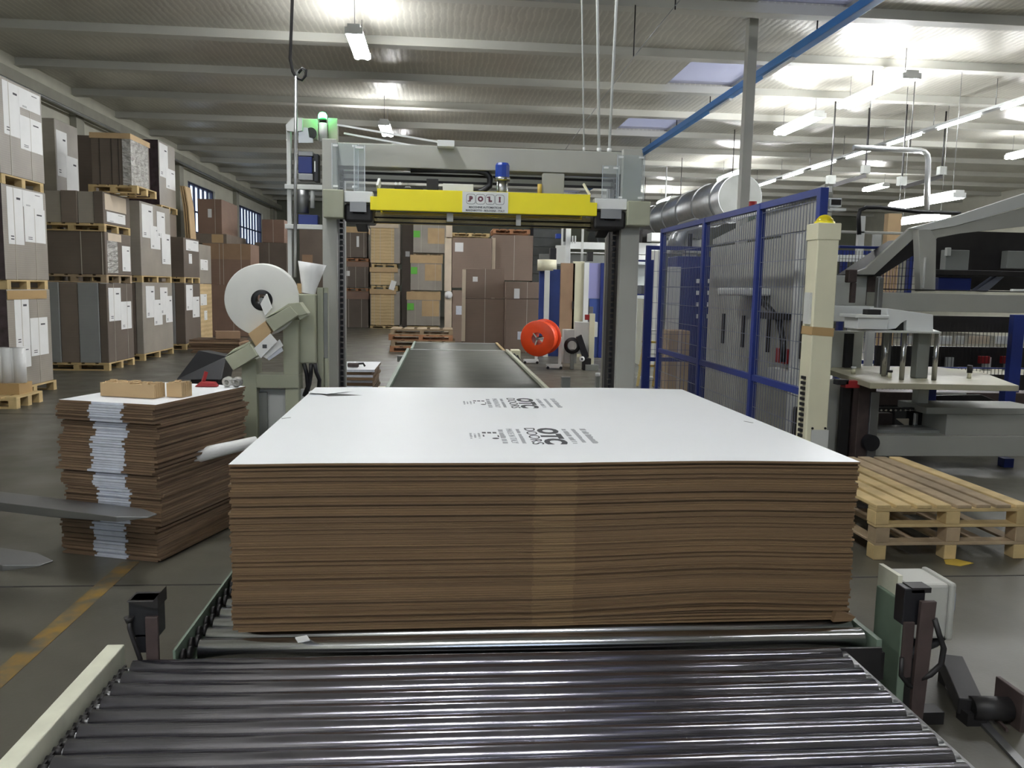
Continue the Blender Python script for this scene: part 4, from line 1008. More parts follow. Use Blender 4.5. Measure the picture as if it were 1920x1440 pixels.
ub('cross_member', 'dark_metal', fcv, fx0, fx1, 9, 9.05, .28, .36)
ub('control_box', 'machine_cream', fcv, fx1+.06, fx1+.22, 15.0, 15.35, .36, .52)
p = at(1000, 686, 14.2); MB().tube([(fx1+.1, 15.0, .45), (fx1+.2, 14.6, .30), (fx1+.26, 14.2, .14), (fx1+.33, 14.3, .06), (fx1+.25, 14.7, .22), (fx1+.16, 15.0, .42)], .022, 8).build('cable_loop', 'black_plastic', fcv)
ub('side_bracket', 'machine_dim', fcv, fx0-.16, fx0-.06, 14.2, 14.28, .36, .46)
# white blank pile left of far conveyor
lw = [at(650, 690, 9.5).x, at(700, 690, 9.5).x]; zt9 = at(676, 692, 9.5).z
G3 = 'white-topped blanks of the small pile behind the gantry'
r = random.Random(9); nb = 22
for k in range(nb):
    z = .002+k*(zt9-.002)/nb; t = (zt9-.002)/nb*.88; dx, dy = r.uniform(-.02, .02), r.uniform(-.03, .03)
    b = MB().box(lw[0]-.25+dx, lw[1]+dx, 9.5+dy, 10.5+dy, z, z+t); b.mi = [2 if (i == 1 and k == nb-1) else 0 for i in range(6)]
    for i in (2,): 
        if k % 2: b.mi[i] = 1
    tag(b.build('cardboard_blank', ['kraft_dark', 'white_edge', 'white_board']), ('white-faced blank topmost on the small pile behind the gantry' if k == nb-1 else 'brown blank in the small pile behind the left gantry post'), 'cardboard blank', G3)
q = at(668, 682, 9.7); q.z = zt9+.002
tr_ = thing('hand_tool', 'brown hand tool lying on the small white pile behind the gantry', 'tool', q)
MB().box(q.x-.10, q.x+.03, q.y-.03, q.y+.03, q.z, q.z+.05).build('tool_body', 'rust_brown', tr_, bevel=.012); MB().tube([(q.x+.02, q.y, q.z+.04), (q.x+.08, q.y, q.z+.045), (q.x+.10, q.y, q.z+.01)], .012, 8).build('tool_grip', 'dark_metal', tr_)
p = at(712, 725, 9.6); cb = tag(MB().box(fx0-.45, fx0-.08, 9.5, 10.2, 0, .42).build('steel_bench', 'machine_cream', bevel=.004), 'low cream metal box between the small white pile and the outfeed conveyor', 'box')

# ================================================================== loads in the middle background
def cl_(label, u0, u1, v0, v1, Y, dep, m, **kw):
    a, c = at(u0, v0, Y), at(u1, v1, Y)
    return load('carton_load', label, 'carton load', a.x, c.x, Y, Y+dep, max(0, c.z), a.z, m, marks=False, **kw)
def cp_(label, u0, u1, v0, v1, Y, dep, wood='pallet_wood', detail=False):
    a, c = at(u0, v0, Y), at(u1, v1, Y); return pallet(a.x, c.x, Y, Y+dep, max(0, c.z), label, a.z-max(0, c.z), wood, detail)
YC = 32.8
g = at(720, 614, YC)
# column 1 dark brown
cl_('dark brown carton load at the bottom beside the left gantry post', 647, 691, 547, 616, YC, 1.2, 'load_darkbrown', cap=(.28, 'load_red'), straps=[('n', .15), ('n', .7)])
cp_('pallet below the middle dark brown load', 647, 691, 540, 546.5, YC, 1.2, 'pallet_wood_red')
cl_('dark brown carton load in the middle beside the left gantry post', 647, 691, 491, 539.5, YC, 1.2, 'load_darkbrown', cap=(.18, 'load_red'), straps=[('n', .1), ('n', .45), ('n', .85)], papers=[('n', .06, .2, .45, .65, 'paper')])
cp_('pallet below the upper dark brown load', 647, 691, 484, 490.5, YC, 1.2, 'pallet_wood_red')
cl_('dark brown carton load with a tan cap, upper beside the left gantry post', 649, 688, 425, 483.5, YC, 1.2, 'load_darkbrown', cap=(.22, 'tan_card'), straps=[('n', .2), ('n', .85)], papers=[('n', .50, .62, .35, .7, 'paper')])
# column 2 tan
def tan(label, v0, v1, capd):
    t = cl_(label, 694, 750, v0, v1, YC-.3, 1.2, 'load_grey', papers=[('n', .03, .80, 0, 1, 'load_tan')], straps=[('n', .14), ('n', .34), ('n', .72)], cap=None)
    return t
cp_('pallet on the floor under the tan layered loads', 694, 746, 610.5, 618, YC-.3, 1.2)
tan('tan layered carton load, bottom of the tan column', 546, 610, .2); cp_('pallet below the middle tan layered load', 696, 746, 535.5, 545.5, YC-.3, 1.2)
tan('short tan layered carton load with a white tag, middle of the tan column', 503, 535, .2); cp_('pallet below the upper tan layered load', 697, 744, 494.5, 502.5, YC-.3, 1.2)
tan('tall tan layered carton load with a pale cap, upper in the tan column', 418, 494, .2)
for (v0, v1, u1, m_, lab) in ((541.5, 552, 743, 'tan_card', 'tan cardboard tray capping the bottom tan layered load'), (501, 511, 746, 'tan_card', 'tan cardboard tray capping the middle tan layered load'), (419, 428, 747, 'beige_card', 'pale cardboard tray capping the upper tan layered load')):
    a, c = at(693, v0, YC-.34), at(u1, v1, YC-.34); tag(MB().box(a.x, c.x, YC-.345, YC-.305, c.z, a.z).build('cardboard_tray', m_, bevel=.006), lab, 'tray')
a, c = at(731, 526, YC-.4), at(741, 544, YC-.4); tag(MB().box(a.x, c.x, YC-.35, YC-.33, c.z, a.z, rot=Matrix.Rotation(.3, 3, 'Y')).build('paper_tag', 'paper'), 'white tag hanging slanted on the tan column', 'tag')
# column 3 with green tags
for i, (u0, u1, v0, v1, vt, lab) in enumerate(((763, 825, 547, 611, 562, 'bottom'), (770, 829, 478, 545, 489, 'middle'), (775, 835, 411, 475, 435, 'upper'))):
    if i == 0: cp_('pallet on the floor under the loads with green tags', 763, 822, 611.5, 618, YC-.6, 1.2)
    else: cp_('pallet below the %s load with a green tag' % lab, u0, u1-4, v1+.3, (v1+3.5 if i == 1 else 478), YC-.6, 1.2, 'pallet_wood_grey')
    t = cl_('grey-brown carton load with a green tag, %s of its column' % lab, u0, u1, v0, v1, YC-.6, 1.2, 'load_grey', straps=[('n', .25), ('n', .78)],
        papers=[('n', .45, .97, .28, .75, 'tan_card')], cap=((.3, 'tan_card') if i < 2 else None), tags=[('n', .01, .46, .20, .20, 'green_tag')])
a, c = at(752, 418, YC+.2), at(775, 612, YC+.2)
cl_('dark carton column behind the loads with green tags', 754, 785, 418, 613, YC+.8, .8, 'load_darkbrown', papers=[('n', .2, .45, .68, .73, 'paper')])
# column 4
cl_('brown carton load with a beige side and white label, lower, left of the taupe loads', 848, 920, 544, 645, 25, 1.2, 'load_taupe', papers=[('n', .10, .45, .38+.15, .70, 'white_edge')])
cl_('brown carton load with a white label, upper, left of the taupe loads', 848, 921, 445, 541, 25, 1.2, 'load_taupe', papers=[('n', .07, .28, .72, .90, 'paper')])
for (v0, v1, lab) in ((446, 546.5, 'upper'), (547, 660, 'lower')):
    a, c = at(834, v0, 24.99), at(848, v1, 24.99)
    tag(MB().box(a.x, at(848, v0, 25).x-.012, 24.95, 26.1, max(0, c.z), a.z).build('beige_board', 'beige_card', bevel=.02), 'beige folded board beside the %s brown load with a white label' % lab, 'cardboard')
cp_('tan pallet lying on top of the brown load with a white label', 846, 918, 436, 444.5, 25, 1.2, 'pallet_wood', True)
a, c = at(836, 422, 24.9), at(848, 445, 24.9); tag(MB().box(a.x, c.x, 24.9, 25.3, c.z, a.z).build('beige_board', 'beige_card', bevel=.01), 'small beige board end above the brown loads', 'cardboard')
w = at(841, 553, 24.9); tag(MB().lathe([(0, -.01), (.12, -.005), (.12, .005), (0, .01)], w, (0, 1, 0), 12).build('paper_tag', 'paper'), 'round white torn paper on the lower beige board', 'tag')
# columns 5 and 6 taupe
cl_('upper taupe carton load with a reddish pallet on top', 925, 998, 440, 527, 25.4, 1.2, 'load_taupe', straps=[('n', .53)]); cl_('taupe carton load hidden below the one with the reddish pallet', 925, 998, 528, 640, 25.4, 1.2, 'load_taupe')
cp_('reddish pallet lying on the upper taupe load', 924, 994, 429, 439.5, 25.4, 1.2, 'pallet_wood_red', True)
a, c = at(923, 446, 25.3), at(926, 640, 25.3); tag(MB().box(a.x, c.x, 25.3, 25.39, c.z, a.z).build('beige_board', 'beige_card'), 'thin beige board edge left of the upper taupe load', 'cardboard')
for (u0, u1, v0, v1, Y, lab, pp_) in ((870, 945, 503, 559, 21.6, 'upper of the two front taupe loads', [('n', .22, .34, .55, .72, 'paper')]), (868, 944, 559.5, 660, 21.6, 'lower of the two front taupe loads', ())):
    cl_('taupe carton load with a pale strap, '+lab, u0, u1, v0, v1, Y, 1.1, 'load_taupe', straps=[('n', .53)], papers=pp_)
cl_('taupe carton load with a white form, upper, beside the orange reel', 949, 1025, 528, 560, 21.1, 1.1, 'load_taupe', straps=[('n', .52)]); cl_('taupe carton load with a pale strap, lower, beside the orange reel', 949, 1022, 560.5, 664, 21.1, 1.1, 'load_taupe', straps=[('n', .52)], papers=[('n', .30, .42, .25, .40, 'white_edge')])
a, c = at(964, 541, 21.09), at(974, 560, 21.09); tag(MB().box(a.x, c.x, 21.08, 21.095, c.z, a.z).build('paper_tag', 'paper'), 'white form stuck on the taupe load beside the orange reel', 'tag')
for (u0, u1, v0, v1, Y, lab) in ((867, 872, 505, 640, 21.55, 'front'),):
    a, c = at(u0, v0, Y), at(u1, v1, Y); tag(MB().box(a.x, c.x, Y, Y+.04, max(0, c.z), a.z).build('beige_board', 'beige_card'), 'thin beige board edge at the left of the front taupe loads', 'cardboard')
# empty pallets in a pile
for k in range(4):
    a, c = at(731, 650, 21), at(851, 650, 21); dx = (0, .03, -.03, .02)[k]
    pallet(a.x+dx, c.x+dx-.05*(k == 3), 20.95, 22.0, k*.146, ['bottom', 'second', 'third', 'top'][k]+' pallet of the empty pile behind the outfeed conveyor', .144, 'pallet_wood_grey' if k % 2 else 'pallet_wood_red', along='y')

# ================================================================== orange strap reel on its stand
OY = 16.6
oc = at(1014, 633, OY); oa = Vector((-.42, -.9, -.05)).normalized()
orl = thing('strap_reel', 'orange strapping reel on a white stand beside the outfeed conveyor', 'strap reel', (oc.x, oc.y, 0))
MB().lathe([(.125, 0), (.35, 0), (.36, -.01), (.36, -.03), (.30, -.035), (.20, -.06), (.20, -.40), (.30, -.425), (.36, -.43), (.36, -.45), (.35, -.46), (.125, -.46), (.125, 0)], oc+oa*.22, oa, 48).build('spool', 'orange', orl)
MB().lathe([(.20, -.06), (.31, -.06), (.31, -.40), (.20, -.40)], oc+oa*.22, oa, 48).build('wound_strap', 'orange', orl)
for k in range(3):
    a = k*2.094+.5; e = oa.orthogonal().normalized(); f_ = oa.cross(e)
    MB().bar(oc+oa*.215, oc+oa*.215+(e*math.cos(a)+f_*math.sin(a))*.14, .025, .02).build('spoke', 'machine_light', orl)
MB().cyl(oc+oa*.24, oc-oa*.36, .03, n=12).build('shaft', 'steel_dull', orl)
for (u, v, w) in ((1049, 690, .0), (1005, 680, .25)):
    p = flo(u, v+2, 0); top = oc-oa*.0
    MB().box(p.x-.03, p.x+.03, p.y-.03, p.y+.03, .08, oc.z-(.0 if u > 1020 else .15)).build('stand_post', 'machine_white', orl, bevel=.004)
    MB().box(p.x-.28, p.x+.05, p.y-.05, p.y+.05, .02, .10).build('stand_foot', 'machine_white', orl, bevel=.01)
    for dx in (-.25, .02): MB().cyl((p.x+dx, p.y-.06, .03), (p.x+dx, p.y+.06, .03), .03, n=12).build('caster', 'black_plastic', orl)
p0, p1 = flo(1049, 692, 0), flo(1005, 682, 0); MB().bar((p0.x, p0.y, oc.z-.1), (p1.x, p1.y, oc.z-.15), .05, .05).build('stand_beam', 'machine_light', orl)
# strapping head machine with black wheels
hy = 16.9
sm = thing('strapping_unit', 'pale strapping unit with black guide arms beside the orange reel', 'machine', flo(1085, 690))
def pb_(n, u0, v0, u1, v1, m, y=hy, dep=.3, bev=.006, par=sm, z0=None):
    a, c = at(u0, v0, y), at(u1, v1, y); return MB().box(a.x, c.x, y, y+dep, max(0, c.z) if z0 is None else z0, a.z).build(n, m, par, bevel=bev)
pb_('cabinet', 1081, 604, 1108, 664, 'machine_light'); pb_('column', 1106, 588, 1113, 690, 'machine_cream', hy-.05, .1)
pb_('column', 1106, 575, 1112, 592, 'steel_dull', hy, .1); pb_('red_module', 1098, 590, 1105, 600, 'red', hy-.02, .1); pb_('side_cover', 1112, 604, 1120, 632, 'machine_white', hy, .2)
slant = [(1080, 632), (1090, 627), (1104, 668), (1094, 676)]
MB().prism([(at(u, v, hy-.15).x, at(u, v, hy-.15).z) for u, v in slant], 'y', hy-.18, hy-.1).build('guide_arm', 'black_plastic', sm, bevel=.006)
w = at(1073, 648, hy); MB().lathe([(.10, -.03), (.17, -.03), (.17, .03), (.10, .03), (.10, -.03)], w, (.35, 1, 0), 28).build('guide_wheel', 'black_plastic', sm)
w = at(1091, 673, hy-.2); MB().lathe([(.02, -.02), (.055, -.02), (.055, .02), (.02, .02)], w, (0, 1, 0), 20).build('pulley', 'machine_white', sm); MB().cyl(w-Vector((0, .01, 0)), w+Vector((0, .1, 0)), .022, n=12).build('pulley_axle', 'black_plastic', sm)
pb_('base_block', 1094, 672, 1108, 692, 'dark_metal', hy-.15, .2, z0=0); pb_('foot_plate', 1098, 684, 1122, 694, 'machine_dim', hy-.2, .4, z0=0); pb_('foot_post', 1070, 655, 1076, 690, 'machine_dim', hy, .06, z0=0); pb_('rear_body', 1058, 618, 1082, 650, 'machine_light', hy+.3, .3, z0=.1)
# floor posts
for (u, v, u1, v1, m_, lab) in ((1054, 708, 1069, 735, 'machine_dim', 'short grey box post on the floor right of the outfeed conveyor'), (1118, 706, 1124, 735, 'machine_dim', 'short thin post with a white knob before the right gantry post')):
    a, c = at(u, v, 12.2), at(u1, v1, 12.2); t = thing('floor_post', lab, 'post', (a.x, 12.2, 0)); MB().box(a.x, c.x, 12.2, 12.3, 0, a.z).build('post_body', m_, t, bevel=.004)
    if u > 1100: MB().cyl((c.x-.025, 12.25, a.z), (c.x-.025, 12.25, a.z+.05), .035, n=14).build('knob', 'machine_white', t)
    else: ub('cap', 'galv', t, a.x-.004, c.x+.004, 12.196, 12.304, a.z, a.z+.008)
# blue partition machine
by = 20.0
bm_ = thing('blue_enclosure', 'blue panelled machine enclosure with pale posts behind the orange reel', 'machine', flo(1060, 640))
def bb(n, u0, v0, u1, v1, m, y=by, dep=.1, bev=.004, z0=None): return pb_(n, u0, v0, u1, v1, m, y, dep, bev, bm_, z0)
bb('panel', 1012, 508, 1025, 600, 'blue_panel', by+.6, .1, z0=0); bb('panel', 1028, 505, 1050, 640, 'blue_panel', by+.2, .1, z0=0); bb('post', 1022, 507, 1028, 640, 'machine_light', by, .1, z0=0)
bb('door_panel', 1052, 493, 1075, 640, 'kraft_face', by, .08, z0=0); bb('door_panel', 1075, 490, 1092, 640, 'machine_cream', by, .08, z0=0); bb('handle', 1073, 565, 1075, 580, 'dark_metal', by-.03, .03, 0)  # brown of the left door panel is a reflection put into its colour
bb('post', 1096, 492, 1101, 640, 'machine_white', by-.05, .06, z0=0); bb('panel', 1105, 493, 1127, 560, 'lilac', by-.05, .06); bb('panel', 1105, 560, 1130, 640, 'blue_panel', by-.05, .06, z0=0); bb('post', 1127, 493, 1132, 640, 'blue_navy', by-.1, .08, z0=0)
w0, w1 = at(1026, 487, by+.4), at(1026, 508, by+.4); MB().lathe([(0, 0), (.24, 0), (.24, -(w0.z-w1.z)), (0, -(w0.z-w1.z))], w0, (0, 0, 1), 24).build('drum', 'machine_cream', bm_)
bb('frame_post', 1062, 428, 1069, 495, 'machine_white', by+.8, .1); bb('frame_beam', 1055, 453, 1135, 468, 'machine_white', by+.9, .1); bb('frame_beam', 1060, 472, 1135, 476, 'machine_light', by+.9, .1)
bb('frame_post', 1053, 428, 1055, 478, 'machine_light', by+.7, .04); bb('frame_post', 1091, 428, 1093, 500, 'machine_light', by+.5, .04); bb('frame_post', 1073, 442, 1075, 456, 'machine_white', by+.7, .06); bb('frame_post', 1078, 442, 1080, 456, 'machine_white', by+.7, .06)
bb('motor', 1032, 465, 1043, 500, 'black_plastic', by+.3, .2); bb('bracket', 1043, 460, 1060, 495, 'machine_light', by+.3, .15); bb('blue_box', 1043, 438, 1053, 447, 'blue_motor', by+.9, .2); bb('motor', 1102, 472, 1112, 490, 'dark_metal', by+.3, .15); bb('rear_frame', 1012, 476, 1140, 500, 'machine_dim', by+1.2, .1)
# dark roller door and wall duct behind
dy = 45.9
d1 = thing('door_1', 'dark roller door in the far wall', None, at(1030, 500, dy)); tag(d1, kind='structure')
a, c = at(1000, 428, dy), at(1062, 500, dy)
for i in range(10):
    z0 = .0+i*(a.z)/10; ub('slat', 'machine_dim', d1, a.x, c.x, dy-.06, dy-.02, z0, z0+a.z/10-.02)
MB().box(a.x-.15, a.x, dy-.1, dy, 0, a.z+.2).build('door_frame', 'dark_metal', d1); MB().box(c.x, c.x+.15, dy-.1, dy, 0, a.z+.2).build('door_frame', 'dark_metal', d1); MB().box(a.x, c.x, dy-.15, dy, a.z, a.z+.35).build('door_frame', 'machine_dim', d1)
# yellow step ladder
ly = 14.0
ld = thing('step_ladder', 'yellow step ladder standing behind the right gantry post', 'ladder', flo(1215, 722))
l0, l1 = at(1195, 724, ly), at(1222, 608, ly); l2 = at(1232, 724, ly+.1)
for dx in (0, .28): MB().bar((l0.x+dx, ly, .0), (l1.x+dx*.9, ly+.35, l1.z), .03, .07, (0, 1, 0)).build('stile', 'yellow_dull', ld)
for k in range(5):
    f_ = (k+.7)/5.3; x = l0.x+(l1.x-l0.x)*f_; MB().box(x, x+.28, ly+.35*f_-.02, ly+.35*f_+.16, l1.z*f_-.015, l1.z*f_+.015).build('step', 'yellow_dull' if k % 2 else 'machine_light', ld)
for dx in (0, .28): MB().bar((l1.x+dx*.9, ly+.35, l1.z), (l1.x+dx, ly+.8, 0), .03, .05, (0, 1, 0)).build('rear_leg', 'yellow_dull', ld)
# far pale machine between gantry and fence, blue gate leaf
fm = thing('pale_machine', 'pale grey machine line far behind the right gantry post', 'machine', flo(1215, 650))
for (n, u0, v0, u1, v1, m, y) in (('body', 1195, 478, 1236, 620, 'machine_light', 22), ('hood', 1195, 455, 1240, 478, 'machine_white', 22.2), ('top_rail', 1222, 436, 1245, 452, 'machine_white', 21.8), ('panel', 1205, 560, 1222, 640, 'machine_cream', 18), ('tall_panel', 1222, 470, 1238, 640, 'machine_light', 17.5), ('dark_motor', 1205, 430, 1222, 455, 'dark_metal', 22.4), ('valve', 1203, 535, 1215, 552, 'dark_metal', 18), ('roof_plate', 1195, 490, 1236, 497, 'machine_white', 21.5)):
    pb_(n, u0, v0, u1, v1, m, y, .5, .006, fm, z0=0 if n in ('body', 'panel', 'tall_panel') else None)
bg_ = thing('blue_gate', 'small dark blue mesh gate leaf behind the right gantry post', 'gate', flo(1210, 680))
gy = 13.0
for (u0, v0, u1, v1) in ((1213, 487, 1218, 700), (1194, 487, 1218, 491), (1194, 551, 1218, 554)): pb_('frame_bar', u0, v0, u1, v1, 'blue_navy', gy, .03, 0, bg_, z0=0 if v1 == 700 else None)
pb_('gate_sheet', 1196, 491, 1213, 690, 'plexi', gy+.01, .004, 0, bg_, z0=.05)
# ================================================================== blue mesh fence right of the conveyor
FX = 2.62; FZ = 2.38
fn = thing('mesh_fence', 'blue steel mesh safety fence right of the conveyor', 'fence', (FX, 7.6, 0))
PY = [9.75, 8.15, 6.72, 5.62]
for i, y in enumerate(PY):
    MB().box(FX-.03, FX+.03, y-.03, y+.03, 0, FZ).build('fence_post', 'blue_fence', fn, bevel=.004)
    ub('base_plate', 'blue_fence', fn, FX-.07, FX+.07, y-.06, y+.06, 0, .01)
for i in range(3):
    y0, y1 = PY[i+1]+.03, PY[i]-.03
    MB().box(FX-.025, FX+.025, y0, y1, FZ-.05, FZ).build('top_rail', 'blue_fence', fn)
    MB().box(FX-.02, FX+.02, y0, y1, .92, .97).build('mid_rail', 'blue_fence', fn); MB().box(FX-.02, FX+.02, y0, y1, .10, .14).build('bottom_rail', 'blue_fence', fn)
    m = MB(); n = int((y1-y0)/.05)
    for k in range(n+1):
        y = y0+(y1-y0)*k/n; m.box(FX-.002, FX+.002, y-.002, y+.002, .12, FZ-.03)
    z = .3
    while z < FZ-.05: m.box(FX-.0025, FX+.0025, y0, y1, z-.0025, z+.0025); z += .2
    tag(m.build('wire_mesh', 'wire', fn), kind='stuff')
# far run of the fence (second row behind)
f2 = thing('mesh_fence', 'rear blue fence run seen through the front fence', 'fence', (3.6, 10.3, 0))
for x in (2.62, 3.35, 4.2, 5.2, 6.1):
    MB().box(x-.03, x+.03, 10.4, 10.46, 0, 2.22).build('fence_post', 'blue_navy', f2)
for z in (2.17, .75): MB().box(2.62, 6.1, 10.41, 10.45, z, z+.05).build('fence_rail', 'blue_navy', f2)
m = MB(); x = 2.65
while x < 6.1: m.box(x-.002, x+.002, 10.428, 10.432, .1, 2.2); x += .05
for z in (.3, .5, .7, .9, 1.1, 1.3, 1.5, 1.7, 1.9): m.box(2.62, 6.1, 10.427, 10.433, z-.002, z+.002)
tag(m.build('wire_mesh', 'blue_navy', f2), kind='stuff')
# ================================================================== light curtain post
lx, ly_ = 2.44, 5.30
cp = thing('light_curtain_post', 'cream safety post with a yellow dome lamp before the blue fence', 'post', (lx, ly_, 0))
a, c = at(1541, 425, ly_), at(1578, 425, ly_)
hz = at(1556, 418, ly_).z
MB().box(a.x-.022, a.x+.125, ly_, ly_+.16, 0, hz-.10).build('post_body', 'machine_cream', cp, bevel=.008)
MB().box(a.x-.029, a.x+.132, ly_-.007, ly_+.167, hz-.11, hz).build('post_cap', 'machine_cream', cp, bevel=.006)
MB().lathe([(.058, 0), (.060, .012), (.052, .03), (.035, .05), (.015, .058), (0, .06)], (a.x+.05, ly_+.07, hz), (0, 0, 1), 28).build('dome_lamp', 'yellow_lamp', cp)
MB().lathe([(.066, 0), (.066, .012), (0, .012)], (a.x+.05, ly_+.07, hz), (0, 0, 1), 28).build('lamp_ring', 'yellow', cp)
tz_ = at(1545, 622, ly_).z
MB().box(a.x-.024, a.x+.127, ly_-.002, ly_+.162, tz_-.028, tz_+.028, rot=Matrix.Rotation(.06, 3, 'Y')).build('tape_band', 'tape_brown', cp)
for u, v in ((1551, 440), (1567, 441), (1523, 803), (1547, 803)):
    w = at(u, v, ly_); MB().cyl((w.x, ly_-.006, w.z), (w.x, ly_+.001, w.z), .008, n=10).build('screw', 'dark_metal', cp)
w0, w1 = at(1521, 806, ly_), at(1551, 842, ly_); ub('base_plate', 'machine_light', cp, w0.x, w1.x, ly_-.006, ly_-.001, w1.z, w0.z)
cb = MB()
for i in range(24): cb.box(a.x-.036, a.x-.022, ly_+.05, ly_+.10, .25+i*.036, .27+i*.036)
tag(cb.build('light_curtain_cells', 'black_plastic', cp), kind='stuff')
MB().box(a.x-.036, a.x-.022, ly_+.03, ly_+.12, 1.45, 1.66).build('junction_strip', 'machine_light', cp)
# ================================================================== grey cabinet machine behind the fence
gm = thing('grey_machine', 'grey panelled machine with dark handles behind the blue fence', 'machine', (4.0, 8.5, 0))
PX = 3.35
for i, (y0, y1) in enumerate(((7.25, 8.05), (8.06, 8.75), (8.76, 9.4), (9.41, 10.2))):
    MB().box(PX, PX+.08, y0, y1, .12, 2.2+.03*(i == 0)).build('door_panel', 'machine_grey', gm, bevel=.006)
    ub('handle', 'dark_metal', gm, PX-.03, PX, y0+.12, y0+.16, 1.05, 1.40)
MB().box(PX+.08, PX+.55, 8.6, 10.2, 0, 2.15).build('frame_body', 'machine_dim', gm)
MB().prism([(7.2, 2.24), (10.2, 2.24), (10.2, 2.30), (7.2, 2.62)], 'x', PX+.02, PX+.1).build('sloped_cover', 'machine_grey', gm)
MB().bar((PX-.02, 7.0, 2.55), (PX-.02, 9.4, 2.48), .03, .05).build('top_rail', 'machine_white', gm)
MB().box(PX-.08, PX, 7.6, 7.85, .98, 1.12).build('red_switch_box', 'red', gm, bevel=.01); ub('switch_mount', 'machine_light', gm, PX-.10, PX, 7.5, 7.95, .80, .92)
MB().tube([(PX-.05, 8.6, 1.66), (PX-.10, 8.3, 1.58), (PX-.12, 8.0, 1.52), (PX-.10, 7.75, 1.40), (PX-.10, 7.62, 1.2), (PX-.10, 7.6, 1.0)], .03, 10).build('cable', 'black_plastic', gm)
MB().box(PX-.30, PX, 8.2, 9.0, 1.62, 1.70).build('side_arm', 'machine_light', gm, bevel=.02); MB().box(PX-.2, PX, 7.7, 8.1, 1.40, 1.46).build('side_bracket', 'dark_metal', gm)
MB().box(PX-.06, PX, 7.45, 7.55, .1, 2.2).build('pale_column', 'machine_light', gm, bevel=.004); MB().box(PX-.05, PX, 7.28, 7.42, .05, .6).build('foot_cover', 'black_plastic', gm, bevel=.01)
# signal tower and motor on top
b0 = at(1397, 445, 9.2)
st_ = thing('signal_tower', 'red and green signal tower on the grey machine behind the fence', 'signal lamp', (PX+.3, 9.2, 2.15))
sx = PX+.02
MB().cyl((sx+.15, 9.3, 2.15), (sx+.15, 9.3, 2.45), .02, n=10).build('stem', 'machine_dim', st_)
MB().cyl((sx+.15, 9.3, 2.45), (sx+.15, 9.3, 2.58), .045, n=16).build('green_segment', 'rail_green', st_); MB().cyl((sx+.15, 9.3, 2.58), (sx+.15, 9.3, 2.68), .045, n=16).build('red_segment', 'red', st_)
em = thing('electric_motor', 'small blue motor on top of the grey machine behind the fence', 'motor', (PX+.4, 8.6, 2.3))
ub('motor_foot', 'machine_dim', em, PX+.2, PX+.5, 8.55, 8.7, 2.152, 2.5); MB().cyl((PX+.2, 8.6, 2.57), (PX+.5, 8.6, 2.57), .08, n=18).build('motor_body', 'blue_motor', em); MB().cyl((PX+.16, 8.6, 2.57), (PX+.2, 8.6, 2.57), .06, n=18).build('fan_cover', 'machine_white', em)
# pipe elbow machine behind (white duct hood)
hd = thing('extraction_hood', 'pale curved extraction hood behind the far end of the blue fence', 'duct', at(1295, 560, 13.5)); 
hp = [at(u, v, 13.5) for u, v in ((1268, 470), (1272, 450), (1284, 432), (1302, 427), (1318, 432))]
MB().tube(hp, .16, 14).build('elbow', 'galv', hd); pb_('hood_box', 1262, 448, 1320, 475, 'machine_light', 13.5, .4, .01, hd); pb_('hood_leg', 1285, 475, 1300, 640, 'machine_light', 13.6, .2, .01, hd, z0=0); pb_('dark_slot', 1292, 438, 1298, 462, 'dark_metal', 13.28, .03, 0, hd)
bl = thing('blue_machine', 'dark blue machine cabinet with small white vents behind the far fence bay', 'machine', flo(1330, 700)); pb_('cabinet', 1270, 480, 1338, 700, 'blue_navy', 11.6, .5, .01, bl, z0=0); pb_('front_column', 1255, 500, 1272, 640, 'machine_light', 11.5, .1, .005, bl, z0=0)
for v in (523, 545, 567, 589): pb_('vent', 1306, v, 1312, v+8, 'machine_white', 11.58, .02, 0, bl); pb_('vent', 1326, v, 1333, v+8, 'machine_white', 11.58, .02, 0, bl)
# boxes behind the fence on the floor
for i, (u0, v0, u1, v1, m_, lab) in enumerate(((1255, 620, 1290, 720, 'tan_card', 'tan carton on the floor behind the first fence bay'),)):
    a, c = at(u0, v0, 10.9), at(u1, v1, 10.9); t = thing('carton_box', lab, 'box', (a.x, 10.9, 0)); MB().box(a.x, c.x, 10.9, 11.3, 0, a.z).build('carton_body', m_, t, bevel=.006); ub('tape', 'beige_card', t, (a.x+c.x)/2-.02, (a.x+c.x)/2+.02, 10.897, 10.9, 0, a.z)

# ================================================================== big stacking machine on the right
RYm = 7.6
rm_ = thing('stacking_machine', 'large grey stacking machine with a sloped hood and steel table on the right', 'machine', (4.6, 7.6, 0))
def R_(n, u0, v0, u1, v1, m, y=RYm, dep=.3, bev=.006, z0=None, par=rm_): return pb_(n, u0, v0, u1, v1, m, y, dep, bev, par, z0)
def RP(n, pts, y, dep, m, bev=.005): return MB().prism([(at(u, v, y).x, at(u, v, y).z) for u, v in pts], 'y', y, y+dep).build(n, m, rm_, bevel=bev)
